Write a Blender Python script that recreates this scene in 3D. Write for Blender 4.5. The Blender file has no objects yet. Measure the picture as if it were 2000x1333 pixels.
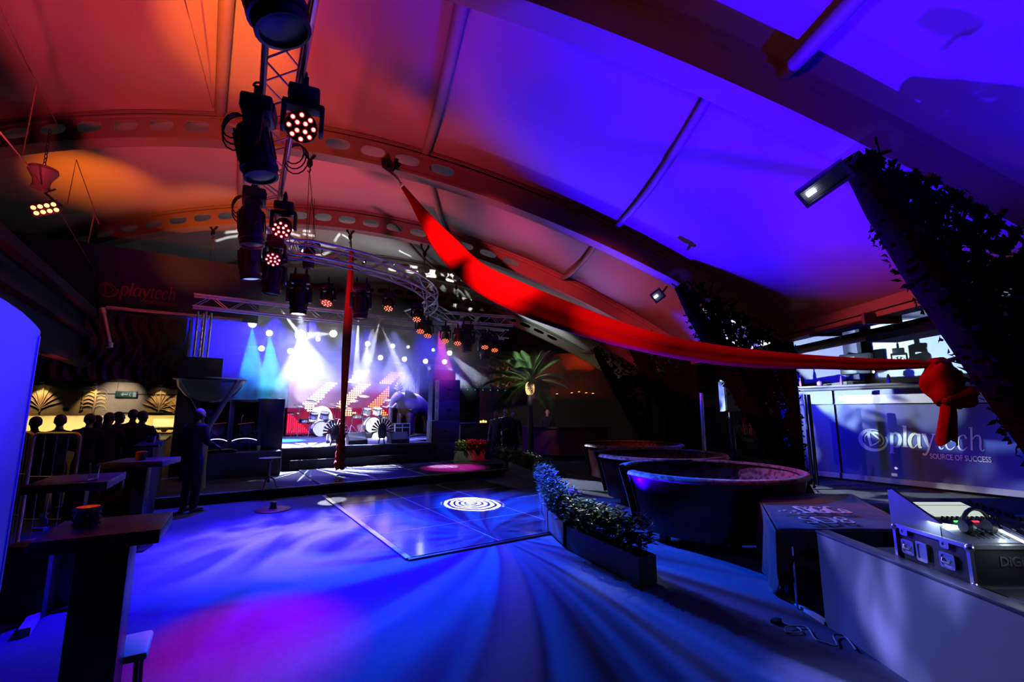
import bpy, bmesh, math, random
import numpy as np
from mathutils import Vector, Matrix, Quaternion
from mathutils.geometry import tessellate_polygon
PI = math.pi
R = math.radians
SC = bpy.context.scene
COL = SC.collection
rnd = random.Random(7)
# ---------------------------------------------------------------- camera frame (metres; eye 1.72 m above the carpet)
TILT = R(8.7); FPX = 889.0; EYE = 1.72
def ray(px, py):
    u = (px-1000)/FPX; v = (666.5-py)/FPX
    return Vector((u, math.cos(TILT)-v*math.sin(TILT), math.sin(TILT)+v*math.cos(TILT)))
def atY(px, py, Y):
    r = ray(px, py); t = Y/r.y
    return Vector((r.x*t, Y, EYE+r.z*t))
def G(px, py, z=0.0):
    r = ray(px, py); t = (z-EYE)/r.z
    return Vector((r.x*t, r.y*t, z))
# room axes: tent runs along Y, the stage and dance floor are turned by 33.4 degrees
EA = R(33.4); E1 = Vector((math.cos(EA), math.sin(EA), 0)); E2 = Vector((-math.sin(EA), math.cos(EA), 0))
SO = Vector((-4.0, 9.84, 0))
def ST(a, b, z=0.0):
    return SO + E1*a + E2*b + Vector((0, 0, z))

# ---------------------------------------------------------------- mesh helper
def frame_from_dir(d, up=Vector((0, 0, 1))):
    d = d.normalized()
    if abs(d.dot(up)) > 0.98: up = Vector((1, 0, 0))
    x = up.cross(d).normalized(); y = d.cross(x).normalized()
    return Matrix((x, y, d)).transposed()
class MB:
    def __init__(self): self.bm = bmesh.new()
    def box(self, c, s, rz=0.0, M=None, bev=0.0):
        c = Vector(c)
        mat = Matrix.Translation(c) @ Matrix.Rotation(rz, 4, 'Z') @ Matrix.Diagonal((s[0], s[1], s[2], 1))
        if M is not None: mat = M @ mat
        r = bmesh.ops.create_cube(self.bm, size=1.0, matrix=mat)
        if bev > 0:
            es = list({e for v in r['verts'] for e in v.link_edges})
            bmesh.ops.bevel(self.bm, geom=es, offset=bev, segments=2, affect='EDGES', profile=0.5)
        return self
    def ring(self, c, F, r, seg, sx=1, sy=1):
        return [self.bm.verts.new(c + F @ Vector((r*sx*math.cos(2*PI*i/seg), r*sy*math.sin(2*PI*i/seg), 0))) for i in range(seg)]
    def bridge(self, a, b):
        n = len(a)
        for i in range(n):
            try: self.bm.faces.new((a[i], a[(i+1) % n], b[(i+1) % n], b[i]))
            except ValueError: pass
    def cyl(self, p0, p1, r0, r1=None, seg=12):
        p0 = Vector(p0); p1 = Vector(p1); r1 = r0 if r1 is None else r1
        F = frame_from_dir(p1-p0)
        a = self.ring(p0, F, r0, seg); b = self.ring(p1, F, r1, seg); self.bridge(a, b)
        self.bm.faces.new(a[::-1]); self.bm.faces.new(b)
        return self
    def tube(self, pts, r, seg=8, closed=False, caps=True):
        pts = [Vector(p) for p in pts]; n = len(pts); rings = []
        rs = r if isinstance(r, (list, tuple)) else [r]*n
        prevx = None
        for i in range(n):
            if closed: d = pts[(i+1) % n]-pts[i-1]
            else: d = pts[min(i+1, n-1)]-pts[max(i-1, 0)]
            if d.length < 1e-9: d = Vector((0, 0, 1))
            d.normalize()
            if prevx is None: F = frame_from_dir(d); prevx = F.col[0].copy()
            x = prevx - d*prevx.dot(d)
            if x.length < 1e-6: x = frame_from_dir(d).col[0].copy()
            x.normalize(); y = d.cross(x); prevx = x
            F = Matrix((x, y, d)).transposed()
            rings.append(self.ring(pts[i], F, rs[i], seg))
        for i in range(n-1): self.bridge(rings[i], rings[i+1])
        if closed: self.bridge(rings[-1], rings[0])
        elif caps:
            self.bm.faces.new(rings[0][::-1]); self.bm.faces.new(rings[-1])
        return self
    def lathe(self, prof, seg=24, M=None, a0=0.0, a1=2*PI):
        M = M or Matrix.Identity(4); full = abs(a1-a0-2*PI) < 1e-6; n = seg if full else seg+1; rings = []
        for r, z in prof:
            if r < 1e-6 and full: rings.append([self.bm.verts.new(M @ Vector((0, 0, z)))])
            else: rings.append([self.bm.verts.new(M @ Vector((r*math.cos(a0+(a1-a0)*i/seg), r*math.sin(a0+(a1-a0)*i/seg), z))) for i in range(n)])
        for A, B in zip(rings, rings[1:]):
            for i in range(seg):
                j = (i+1) % n
                if len(A) == 1 and len(B) == 1: continue
                if len(A) == 1: f = (A[0], B[j], B[i])
                elif len(B) == 1: f = (A[i], A[j], B[0])
                else: f = (A[i], A[j], B[j], B[i])
                try: self.bm.faces.new(f)
                except ValueError: pass
        return self
    def sph(self, c, r, seg=14, M=None):
        r = (r, r, r) if not isinstance(r, (list, tuple)) else r
        m = Matrix.Translation(Vector(c)) @ Matrix.Diagonal((r[0], r[1], r[2], 1))
        if M is not None: m = M @ m
        bmesh.ops.create_uvsphere(self.bm, u_segments=seg, v_segments=max(6, seg*2//3), radius=1.0, matrix=m)
        return self
    def prism(self, loops, M, depth):
        """loops: 2-D polygons (first outer, the rest holes) in the XY plane of M, extruded to -depth..0 along Z"""
        M = M or Matrix.Identity(4)
        L = [[Vector((p[0], p[1], 0)) for p in lp] for lp in loops]
        flat = [p for lp in L for p in lp]
        tris = tessellate_polygon(L)
        top = [self.bm.verts.new(M @ p) for p in flat]
        bot = [self.bm.verts.new(M @ (p+Vector((0, 0, -depth)))) for p in flat]
        for t in tris:
            for vs, tt in ((top, t), (bot, t[::-1])):
                try: self.bm.faces.new([vs[i] for i in tt])
                except ValueError: pass
        o = 0
        for lp in L:
            n = len(lp)
            for i in range(n):
                j = (i+1) % n
                try: self.bm.faces.new((top[o+i], bot[o+i], bot[o+j], top[o+j]))
                except ValueError: pass
            o += n
        return self
    def grid(self, fn, nu, nv, thick=0.0):
        V = [[self.bm.verts.new(fn(i/nu, j/nv)) for j in range(nv+1)] for i in range(nu+1)]
        for i in range(nu):
            for j in range(nv):
                try: self.bm.faces.new((V[i][j], V[i+1][j], V[i+1][j+1], V[i][j+1]))
                except ValueError: pass
        return self
    def poly(self, pts):
        try: self.bm.faces.new([self.bm.verts.new(Vector(p)) for p in pts])
        except ValueError: pass
        return self
    def build(self, name, mat, parent=None, smooth=35, solid=0.0, sub=0):
        me = bpy.data.meshes.new(name)
        bmesh.ops.recalc_face_normals(self.bm, faces=self.bm.faces[:])
        self.bm.to_mesh(me); self.bm.free()
        o = bpy.data.objects.new(name, me); COL.objects.link(o)
        if mat: me.materials.append(mat)
        if smooth:
            me.polygons.foreach_set('use_smooth', [True]*len(me.polygons))
            me.set_sharp_from_angle(angle=R(smooth))
        if solid: 
            m = o.modifiers.new('thickness', 'SOLIDIFY'); m.thickness = solid; m.offset = 0
        if sub:
            m = o.modifiers.new('smooth', 'SUBSURF'); m.levels = sub; m.render_levels = sub
        if parent: o.parent = parent
        return o
def tag(o, label=None, cat=None, group=None, kind=None):
    if label: o['label'] = label
    if cat: o['category'] = cat
    if group: o['group'] = group
    if kind: o['kind'] = kind
    return o
def thing(name, label, cat, loc=(0, 0, 0), rz=0.0, group=None, M=None):
    o = bpy.data.objects.new(name, None); COL.objects.link(o); o.empty_display_size = 0.1
    if M is not None: o.matrix_world = M
    else: o.location = loc; o.rotation_euler = (0, 0, rz)
    return tag(o, label, cat, group)
def struct(name, mb, mat, label=None, **k):
    o = mb.build(name, mat, **k); o['kind'] = 'structure'
    if label: o['label'] = label
    return o
def copy_tree(o, parent=None):
    c = o.copy(); COL.objects.link(c)
    if parent: c.parent = parent
    for ch in list(o.children): copy_tree(ch, c)
    return c
def smooth_path(pts, n=12):
    P = [Vector(p) for p in pts]; out = []
    for i in range(len(P)-1):
        p0 = P[max(i-1, 0)]; p1 = P[i]; p2 = P[i+1]; p3 = P[min(i+2, len(P)-1)]
        for k in range(n):
            t = k/n
            out.append(0.5*((2*p1)+(p2-p0)*t+(2*p0-5*p1+4*p2-p3)*t*t+(3*p1-p0-3*p2+p3)*t**3))
    out.append(P[-1]); return out

# ---------------------------------------------------------------- materials
MATS = {}
def nt(m): return m.node_tree.nodes, m.node_tree.links
def mat(name, col=(.5, .5, .5), rough=.6, metal=0.0, spec=.5, emit=None, es=0.0, noise=None, bump=None, trans=0.0, alpha=1.0, sheen=0.0, coat=0.0, ior=1.45):
    """noise=(scale, amount) mixes a darker shade of the same colour; bump=(scale, strength)"""
    if name in MATS: return MATS[name]
    m = bpy.data.materials.new(name); m.use_nodes = True; N, L = nt(m)
    b = N['Principled BSDF']
    b.inputs['Base Color'].default_value = (*col, 1); b.inputs['Roughness'].default_value = rough
    b.inputs['Metallic'].default_value = metal; b.inputs['Specular IOR Level'].default_value = spec
    b.inputs['Transmission Weight'].default_value = trans; b.inputs['IOR'].default_value = ior
    b.inputs['Coat Weight'].default_value = coat
    if sheen: b.inputs['Sheen Weight'].default_value = sheen
    if alpha < 1: b.inputs['Alpha'].default_value = alpha
    if emit: b.inputs['Emission Color'].default_value = (*emit, 1); b.inputs['Emission Strength'].default_value = es
    tc = N.new('ShaderNodeTexCoord')
    if noise:
        n = N.new('ShaderNodeTexNoise'); n.inputs['Scale'].default_value = noise[0]; n.inputs['Detail'].default_value = 5
        L.new(tc.outputs['Object'], n.inputs['Vector'])
        mx = N.new('ShaderNodeMix'); mx.data_type = 'RGBA'
        k = 1-noise[1]; mx.inputs['A'].default_value = (*[c*k for c in col], 1); mx.inputs['B'].default_value = (*[min(1, c*(1+noise[1]*.6)) for c in col], 1)
        L.new(n.outputs['Fac'], mx.inputs['Factor']); L.new(mx.outputs['Result'], b.inputs['Base Color'])
    if bump:
        n2 = N.new('ShaderNodeTexNoise'); n2.inputs['Scale'].default_value = bump[0]; n2.inputs['Detail'].default_value = 6
        L.new(tc.outputs['Object'], n2.inputs['Vector'])
        bp = N.new('ShaderNodeBump'); bp.inputs['Strength'].default_value = bump[1]; bp.inputs['Distance'].default_value = 0.02
        L.new(n2.outputs['Fac'], bp.inputs['Height']); L.new(bp.outputs['Normal'], b.inputs['Normal'])
    MATS[name] = m; return m
def emat(name, col, s):
    if name in MATS: return MATS[name]
    m = mat(name, (.02, .02, .02), .4, emit=col, es=s); return m

BLACK = mat('black_paint', (.012, .012, .014), .45)
BLACKM = mat('black_metal', (.02, .02, .022), .35, metal=.6)
CLOTHK = mat('black_cloth', (.01, .01, .012), .9, bump=(40, .2))
ALU = mat('truss_aluminium', (.62, .63, .66), .32, metal=1.0)
STEEL = mat('galvanised_steel', (.5, .5, .53), .4, metal=1.0, noise=(8, .25))
WHITEF = mat('tent_fabric', (.78, .77, .76), .75, bump=(3, .12), noise=(1.2, .06))
CREAM = mat('arch_paint', (.55, .5, .46), .5, noise=(5, .12))
GLASSY = mat('clear_acrylic', (.9, .93, 1), .05, trans=1.0, ior=1.2)
PRIMS = []
def spot(loc, to, col, power, angle=40, blend=.3, size=.05, gobo=None):
    d = bpy.data.lights.new('spot_lamp', 'SPOT'); d.color = col; d.energy = power; d.spot_size = R(angle); d.spot_blend = blend; d.shadow_soft_size = size
    o = bpy.data.objects.new('spot_lamp', d); COL.objects.link(o); o.location = loc
    o.rotation_euler = (Vector(to)-Vector(loc)).to_track_quat('-Z', 'Y').to_euler()
    if gobo: gobo(d)
    return o
def pointl(loc, col, power, size=.05):
    d = bpy.data.lights.new('lamp', 'POINT'); d.color = col; d.energy = power; d.shadow_soft_size = size
    o = bpy.data.objects.new('lamp', d); COL.objects.link(o); o.location = loc; return o
def areal(loc, to, col, power, sx=.3, sy=.3, spread=180):
    d = bpy.data.lights.new('area_lamp', 'AREA'); d.color = col; d.energy = power; d.shape = 'RECTANGLE'; d.size = sx; d.size_y = sy; d.spread = R(spread)
    o = bpy.data.objects.new('area_lamp', d); COL.objects.link(o); o.location = loc
    o.rotation_euler = (Vector(to)-Vector(loc)).to_track_quat('-Z', 'Y').to_euler(); return o
# ================================================================ camera + world
cd = bpy.data.cameras.new('camera'); cam = bpy.data.objects.new('camera', cd); COL.objects.link(cam)
cd.sensor_width = 36.0; cd.lens = FPX/2000*36.0; cd.clip_start = .05; cd.clip_end = 200
cam.location = (0, 0, EYE); cam.rotation_euler = (PI/2+TILT, 0, 0); SC.camera = cam
SC.view_settings.view_transform = 'Standard'; SC.view_settings.look = 'None'; SC.view_settings.gamma = 1.0; SC.view_settings.exposure = 0.0
SC.view_settings.use_curve_mapping = False
w = bpy.data.worlds.new('night'); SC.world = w; w.use_nodes = True
w.node_tree.nodes['Background'].inputs[0].default_value = (.02, .012, .03, 1); w.node_tree.nodes['Background'].inputs[1].default_value = .05
SC.cycles.max_bounces = 6; SC.cycles.diffuse_bounces = 0; SC.cycles.glossy_bounces = 3; SC.cycles.transmission_bounces = 6; SC.cycles.volume_bounces = 0; SC.cycles.transparent_max_bounces = 8
SC.cycles.sample_clamp_indirect = 4.0; SC.cycles.sample_clamp_direct = 30.0
SC.cycles.use_denoising = True; SC.cycles.use_light_tree = True; SC.cycles.caustics_reflective = False; SC.cycles.caustics_refractive = False

# ================================================================ tent
def arch_z(x): return 5.842-.3968*x-.02664*x*x
def arch_dz(x): return -.3968-2*.02664*x
XL, XR = -20.0, 5.2
ARCHY = [-.5, 4.0, 8.5, 13.0, 17.5, 22.0]
AOFF = {-.5: 0, 4.0: .02, 8.5: -.1, 13.0: 0, 17.5: .1, 22.0: .08}
def beam_h(x): return .3+.27*max(0, 1-((x+7.45)/12.6)**2)
NARM = lambda x: Vector((-arch_dz(x), 0, 1)).normalized()
def xs_range(n): return [XL+(XR-XL)*i/n for i in range(n+1)]
FLOORM = mat('dark_carpet', (.12, .13, .2), .85, noise=(14, .25), bump=(120, .5))
mb = MB(); mb.grid(lambda u, v: Vector((-24+u*46, -4+v*34, 0)), 2, 2)
struct('floor', mb, FLOORM)
# fabric roof, one panel per bay, lying on top of the arches and sagging a little between them
mb = MB()
n = 44
for y0, y1 in zip(ARCHY, ARCHY[1:]):
    def fn(u, v, y0=y0, y1=y1):
        x = XL+(XR-XL)*u; y = y0+(y1-y0)*v
        o = AOFF[y0]*(1-v)+AOFF[y1]*v
        p = Vector((x, y, arch_z(x)+o))+NARM(x)*(beam_h(x)+.02)
        p.z -= .16*math.sin(PI*v); return p
    mb.grid(fn, n, 8)
struct('ceiling', mb, WHITEF, smooth=60)
def oval(cx, cy, a, b, n=18): # stadium-like oval
    return [(cx+a*math.copysign(abs(math.cos(t))**.75, math.cos(t)), cy+b*math.copysign(abs(math.sin(t))**.75, math.sin(t))) for t in [2*PI*i/n for i in range(n)]]
ARCHLAB = {4.0: 'wide roof arch nearest the camera, blue lit underneath', 8.5: 'roof arch that the long red drape hangs from', 13.0: 'orange and cream roof arch just in front of the round truss', 17.5: 'grey roof arch with the white projected letters', 22.0: 'white lit roof arch with dark oval holes above the palm', -.5: 'roof arch behind the camera'}
for Y in ARCHY[1:]:
    t = thing('roof_arch', ARCHLAB[Y], 'arch', (0, Y, 0), group='curved roof arches')
    off = AOFF[Y]; xs = xs_range(72)
    # web: front face with oval holes, built as short trapezoids with a hole each
    web = MB(); sl = 0.0; seg = []
    pitch = .72; x = -19.6
    outer_b = []; 
    while x < XR-.2:
        dx = pitch/math.sqrt(1+arch_dz(x)**2); x1 = min(x+dx, XR)
        def P(xx, h): 
            q = Vector((xx, 0, arch_z(xx)+off))+NARM(xx)*h; return (q.x, q.z)
        h0, h1 = beam_h(x), beam_h(x1); m = 4
        loop = [P(x+(x1-x)*i/m, .02) for i in range(m+1)]+[P(x1-(x1-x)*i/m, beam_h(x1-(x1-x)*i/m)) for i in range(m+1)]
        loops = [loop]
        xm = (x+x1)/2; h = beam_h(xm)
        if -16 < xm < (-1.3 if Y < 10 else .2 if Y < 21 else 2.4) and h > .3:
            ang = math.atan(arch_dz(xm)); ov = []
            for a_, b_ in oval(0, 0, .255 if Y < 21 else .27, max(.07, (h-.24)*.36)): 
                c = P(xm, .06+(h-.12)*.42); ov.append((c[0]+a_*math.cos(ang)-b_*math.sin(ang), c[1]+a_*math.sin(ang)+b_*math.cos(ang)))
            loops.append(ov[::-1])
        web.prism(loops, Matrix(((1, 0, 0, 0), (0, 0, -1, 0), (0, 1, 0, 0), (0, 0, 0, 1))), -.012)
        x = x1
    web.build('web', CREAM, t, smooth=0)
    def rail(name, ya, yb, ha, hb, topfrac=False):
        r = MB(); prev = None
        for xx in xs:
            H = beam_h(xx) if topfrac else 0
            N_ = NARM(xx); base = Vector((xx, 0, arch_z(xx)+off))
            q = [r.bm.verts.new(base+N_*(H+hh)+Vector((0, yy, 0))) for yy, hh in ((ya, ha), (yb, ha), (yb, hb), (ya, hb))]
            if prev: r.bridge(prev, q)
            else: r.bm.faces.new(q)
            prev = q
        r.bm.faces.new(prev); return r.build(name, CREAM, t, smooth=40)
    rail('lower_flange', -.02, .3, -.03, .03)
    rail('upper_flange', -.05, .3, -.05, .0, True)
    rail('cable_rail', -.045, .0, -.14, -.1, True)
# purlins between the arches
def purlin(y0, x0, y1, x1, label, r=.06, flat=False):
    pts = []
    for i in range(13):
        v = i/12; x = x0+(x1-x0)*v; y = y0+(y1-y0)*v
        p = Vector((x, y, arch_z(x)))+NARM(x)*(beam_h(x)-.09); p.z -= .16*math.sin(PI*v); pts.append(p)
    mb = MB(); mb.tube(pts, r, 12)
    o = mb.build('roof_purlin', CREAM); tag(o, label, 'roof bar', 'curved bars between the roof arches')
purlin(4.25, -.6, 8.5, -1.85, 'pale flat roof bar meeting the arch beside the red drape hook', .09)
purlin(8.75, -1.9, 13, -2.1, 'pale roof bar starting behind the drape hook', .07)
purlin(13.25, -2.0, 17.5, -.75, 'grey roof bar slanting right behind the upper red drape', .08)
purlin(-.3, 2.5, 4.0, 2.5, 'blue lit roof bar reaching the upper edge of the photo above the near arch', .075)
purlin(4.25, 2.05, 8.5, 1.9, 'long pink and blue lit roof bar across the blue ceiling', .06)
purlin(8.75, 1.75, 13, 1.35, 'short pale pink roof bar above the middle of the drape', .06)
purlin(4.25, -3.2, 8.5, -6.0, 'orange lit upright roof bar left of the near moving heads', .1)
purlin(8.75, -5.7, 13, -8.2, 'orange lit roof bar beside the second large moving head', .08)
purlin(13.25, -3.7, 17.5, -3.0, 'thin dark roof bar near the projected letters', .05)
purlin(13.25, 3.2, 17.5, 3.1, 'grey roof bar just right of the drape low on the roof', .06)
purlin(17.75, 3.4, 22, 3.2, 'grey roof bar above the far end of the sofa booths', .06)
# eave beams along the right side
for y0, y1, lab in ((-.4, 4.0, 'eave beam at the right above the near filigree leg'), (4.0, 8.5, 'pink lit eave beam above the glass heater'), (8.5, 13, 'eave beam behind the middle filigree leg'), (13, 17.5, 'short eave beam far behind the red drape')):
    mb = MB(); mb.box((5.25, (y0+y1)/2, 3.2), (.22, y1-y0-.02, .16), bev=.02); mb.box((5.25, (y0+y1)/2, 3.06), (.26, y1-y0-.02, .08), bev=.01)
    tag(mb.build('eave_beam', CREAM), lab, 'beam', 'eave beams')

# ---------------------------------------------------------------- walls
WALLK = mat('black_drape_wall', (.012, .011, .013), .9, bump=(6, .4))
mb = MB(); mb.box((-8.5, 24.5, 4), (31, .2, 8.6)); struct('wall_back', mb, mat('back_wall_dark', (.035, .028, .03), .85, bump=(5, .3)))
mb = MB(); mb.box((-21, 10, 3.5), (.2, 30, 7)); struct('wall_left', mb, WALLK)
# ================================================================ trusses
def lacing(mb, A, B, n, r=.009):
    """zig-zag between two chord paths"""
    m = len(A)
    def at(P, t):
        f = t*(m-1); i = min(int(f), m-2); return P[i].lerp(P[i+1], f-i)
    for k in range(n):
        p, q = (at(A, k/n), at(B, (k+1)/n)) if k % 2 == 0 else (at(B, k/n), at(A, (k+1)/n))
        mb.cyl(p, q, r, seg=6)
def truss(label, path, w=.29, h=.29, n=None, r=.025, caps=True, name='box_truss'):
    """box truss whose lower centre line follows path"""
    P = [Vector(p) for p in path]; m = len(P)
    t = thing(name, label, 'truss', P[0]); inv = Matrix.Translation(-P[0])
    sides = []
    for i in range(m):
        d = (P[min(i+1, m-1)]-P[max(i-1, 0)]).normalized(); s = d.cross(Vector((0, 0, 1)))
        s = s.normalized() if s.length > .1 else Vector((1, 0, 0)); u = s.cross(d).normalized(); sides.append((s, u))
    ch = []
    for sx, uz in ((-.5, 0), (.5, 0), (-.5, 1), (.5, 1)):
        c = [inv @ (P[i]+sides[i][0]*w*sx+sides[i][1]*h*uz) for i in range(m)]
        ch.append(c); mb = MB(); mb.tube(c, r, 10); mb.build('chord', ALU, t)
    L = sum((P[i+1]-P[i]).length for i in range(m-1)); n = n or max(4, int(L/.36))
    mb = MB()
    for a, b in ((0, 1), (2, 3), (0, 2), (1, 3)): lacing(mb, ch[a], ch[b], n)
    mb.build('lacing', ALU, t); return t
def mt(y): return Vector((-2.0-.585*(y-3.57), y, 4.6))
truss('long overhead box truss running from the camera toward the stage, hung with moving heads', [mt(.4), mt(2.5), mt(4.7), mt(7.0)])
arc = [mt(7.05)]+[Vector((-6+3.9*math.cos(a), 11.4+3.9*math.sin(a), 4.55)) for a in [R(x) for x in range(-62, 52, 6)]]
truss('curved truss sweeping round above the dance floor toward the stage', smooth_path(arc[:3], 4)+arc[3:])
STZ = 4.2
truss('straight front truss across the width of the stage', [ST(-2.6, 2.8, STZ), ST(2, 2.8, STZ), ST(6.4, 2.8, STZ)])
truss('short truss between the curved truss and the right end of the stage', [Vector((-2.5, 13.2, 4.62)), ST(4.2, 3.0, 4.62), ST(5.6, 2.6, 4.6), ST(6.3, 2.2, 4.55)])
truss('back truss behind the stage carrying the bright beam lights', [ST(-1.6, 8.6, 3.75), ST(3, 8.6, 3.75), ST(6.6, 8.6, 3.75)])
truss('upright truss tower at the left of the stage', [ST(-2.3, 3.2, 0), ST(-2.3, 3.2, 2), ST(-2.3, 3.2, 4.15)], w=.2, h=.2, name='truss_tower')
truss('upright truss tower at the right of the stage in the haze', [ST(5.0, 7.6, .75), ST(5.0, 7.6, 2), ST(5.0, 7.6, 3.7)], name='truss_tower')

# ================================================================ lamps on the trusses
def rotM(pan, tilt): return Matrix.Rotation(pan, 4, 'Z') @ Matrix.Rotation(tilt, 4, 'X')
LENSOFF = mat('lens_glass', (.02, .022, .03), .3, spec=.4)
SILV = mat('dark_trim_ring', (.06, .06, .07), .35, metal=.6)
def moving_head(label, top, pan=0, tilt=0, s=1.0, lens=LENSOFF, slim=False, group='moving heads on the trusses', yr=0):
    """hangs from top; at tilt 0 the head points straight down; tilt turns it about the yoke pivot"""
    t = thing('moving_head', label, 'stage light', top, 0, group); S = Matrix.Scale(s, 4); Z = Matrix.Rotation(pan+yr, 4, 'Z')
    mb = MB()
    for x in (-.11, .11):
        mb.box((x, 0, -.03), (.035, .07, .12), M=Z@S); mb.tube([Z@S@Vector((x, .045*math.cos(a), .03+.045*math.sin(a))) for a in [PI*k/8-PI*.1 for k in range(10)]], .012*s, 6)
    mb.build('clamp', BLACKM, t)
    mb = MB(); mb.box((0, 0, -.18), (.38, .3, .18), M=Z@S, bev=.03*s); mb.box((0, .155, -.18), (.24, .015, .1), M=Z@S); mb.build('base', BLACK, t)
    mb = MB()
    mb.cyl(Z@S@Vector((0, 0, -.27)), Z@S@Vector((0, 0, -.31)), .12*s, seg=18)
    mb.box((0, 0, -.335), (.44, .16, .06), M=Z@S, bev=.02*s)
    for x in (-1, 1):
        mb.prism([[(-.09, -.33), (.09, -.33), (.075, -.62), (.04, -.68), (-.04, -.68), (-.075, -.62)]], Z@S@Matrix(((0, 0, 1, x*.215+.03), (1, 0, 0, 0), (0, 1, 0, 0), (0, 0, 0, 1))), .06*s)
    mb.build('yoke', BLACK, t)
    H = Z @ S @ Matrix.Translation((0, 0, -.6)) @ Matrix.Rotation(tilt, 4, 'X')
    mb = MB()
    k = .8 if slim else 1.0
    mb.lathe([(0, .27), (.08*k, .265), (.14*k, .22), (.165*k, .12), (.175*k, 0), (.175*k, -.14), (.16*k, -.26), (.165*k, -.3), (.165*k, -.33), (.14*k, -.335), (.13*k, -.31), (0, -.31)], 20, H)
    for a in range(0, 360, 30):
        mb.box((0, 0, 0), (.018, .02, .3), M=H @ Matrix.Rotation(R(a), 4, 'Z') @ Matrix.Translation((.175*k, 0, .02)))
    hd = mb.build('head', BLACK, t)
    mb = MB(); mb.lathe([(0, -.325), (.06*k, -.324), (.128*k, -.313)], 20, H); mb.build('lens', lens, hd)
    mb = MB(); mb.lathe([(.166*k, -.2), (.182*k, -.205), (.182*k, -.235), (.166*k, -.24)], 24, H); mb.build('trim_ring', SILV, hd)
    return t, (Matrix.Translation(Vector(top)) @ H)
LEDR = emat('led_white_pink', (1, .62, .5), 3.2); LEDRIM = emat('led_red_rim', (1, .03, .015), 2.2)
LEDO = emat('led_orange', (1, .36, .16), 2.6); LEDORIM = emat('led_orange_rim', (1, .06, .01), 1.2)
def led_head(label, top, face_to, s=1.0, led=LEDR, group='red LED heads', n=12):
    """small wash head: base, yoke, drum-shaped body whose face of LEDs looks at face_to"""
    top = Vector(top); t = thing('led_wash_head', label, 'stage light', top, 0, group)
    d = (Vector(face_to)-(top+Vector((0, 0, -.42*s)))).normalized()
    pan = math.atan2(d.y, d.x)-PI/2
    Z = Matrix.Rotation(pan, 4, 'Z') @ Matrix.Scale(s, 4)
    mb = MB(); mb.box((0, 0, -.03), (.05, .07, .12), M=Z); mb.tube([Z@Vector((0, .045*math.cos(a), .03+.045*math.sin(a))) for a in [PI*k/8-PI*.1 for k in range(10)]], .014*s, 6); mb.build('clamp', BLACKM, t)
    mb = MB(); mb.box((0, 0, -.15), (.24, .2, .13), M=Z, bev=.02*s); mb.build('base', BLACK, t)
    mb = MB(); mb.box((0, 0, -.235), (.31, .1, .05), M=Z)
    for x in (-1, 1): mb.box((x*.145, 0, -.34), (.035, .11, .24), M=Z, bev=.01*s)
    mb.build('yoke', BLACK, t)
    F = frame_from_dir(-d).to_4x4(); H = Matrix.Translation((0, 0, -.42*s)) @ F @ Matrix.Scale(s, 4)
    mb = MB(); mb.lathe([(0, .17), (.07, .165), (.1, .1), (.115, .0), (.118, -.1), (.122, -.13), (.118, -.14), (0, -.135)], 18, H)
    hd = mb.build('head', BLACK, t)
    mb = MB(); spots = [(0.042*math.cos(a), .042*math.sin(a)) for a in [R(90*k+45) for k in range(4)]]+[(.09*math.cos(a), .09*math.sin(a)) for a in [R(45*k) for k in range(8)]]
    rim = LEDRIM if led is LEDR else LEDORIM if led is LEDO else led
    for x, y in spots:
        mb = MB(); mb.lathe([(.0135, -.149), (.008, -.151), (0, -.152)], 10, H @ Matrix.Translation((x, y, 0))); mb.build('led', led, hd)
    mb = MB()
    for x, y in spots: mb.lathe([(.0195, -.139), (.0195, -.146), (.0135, -.149)], 10, H @ Matrix.Translation((x, y, 0)))
    mb.build('led_rims', rim, hd)
    return t
def on_truss(y, side, dz=0): # hang point on the long truss
    p = mt(y); return p+Vector((.86*side*.16, .5*side*.16, dz))
C0 = Vector((0, 0, EYE))
moving_head('largest black moving head, cut by the top edge of the photo', on_truss(2.25, -1)+Vector((.02, 0, 0)), R(-60), R(20), .9)
moving_head('second large black moving head along the near truss, with loose cables', on_truss(3.9, -1), R(-70), R(14), .87)
moving_head('third black moving head along the long truss', on_truss(5.6, -1), R(-60), R(6), .87)
moving_head('fourth black moving head at the far end of the long truss, lens showing pale blue', on_truss(7.0, -1), R(-40), R(8), .9, lens=emat('lens_blue_dim', (.3, .4, 1), 1.2))
moving_head('black moving head tucked behind the fourth on the truss', Vector((-4.2, 7.75, 4.55)), R(70), R(6), .87)
led_head('nearest red LED head with twelve glowing white-pink lenses', on_truss(3.55, 1.15), (-.5, 0.6, 2.3), 1.05)
led_head('second red LED head, on the truss above the curved truss', on_truss(5.75, 1.3), (-2.0, 2.2, 1.2), 1.0)
led_head('third red LED head at the far end of the long truss', on_truss(6.95, 1.1), (-2.6, 3.6, 1.0), 1.0)
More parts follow.
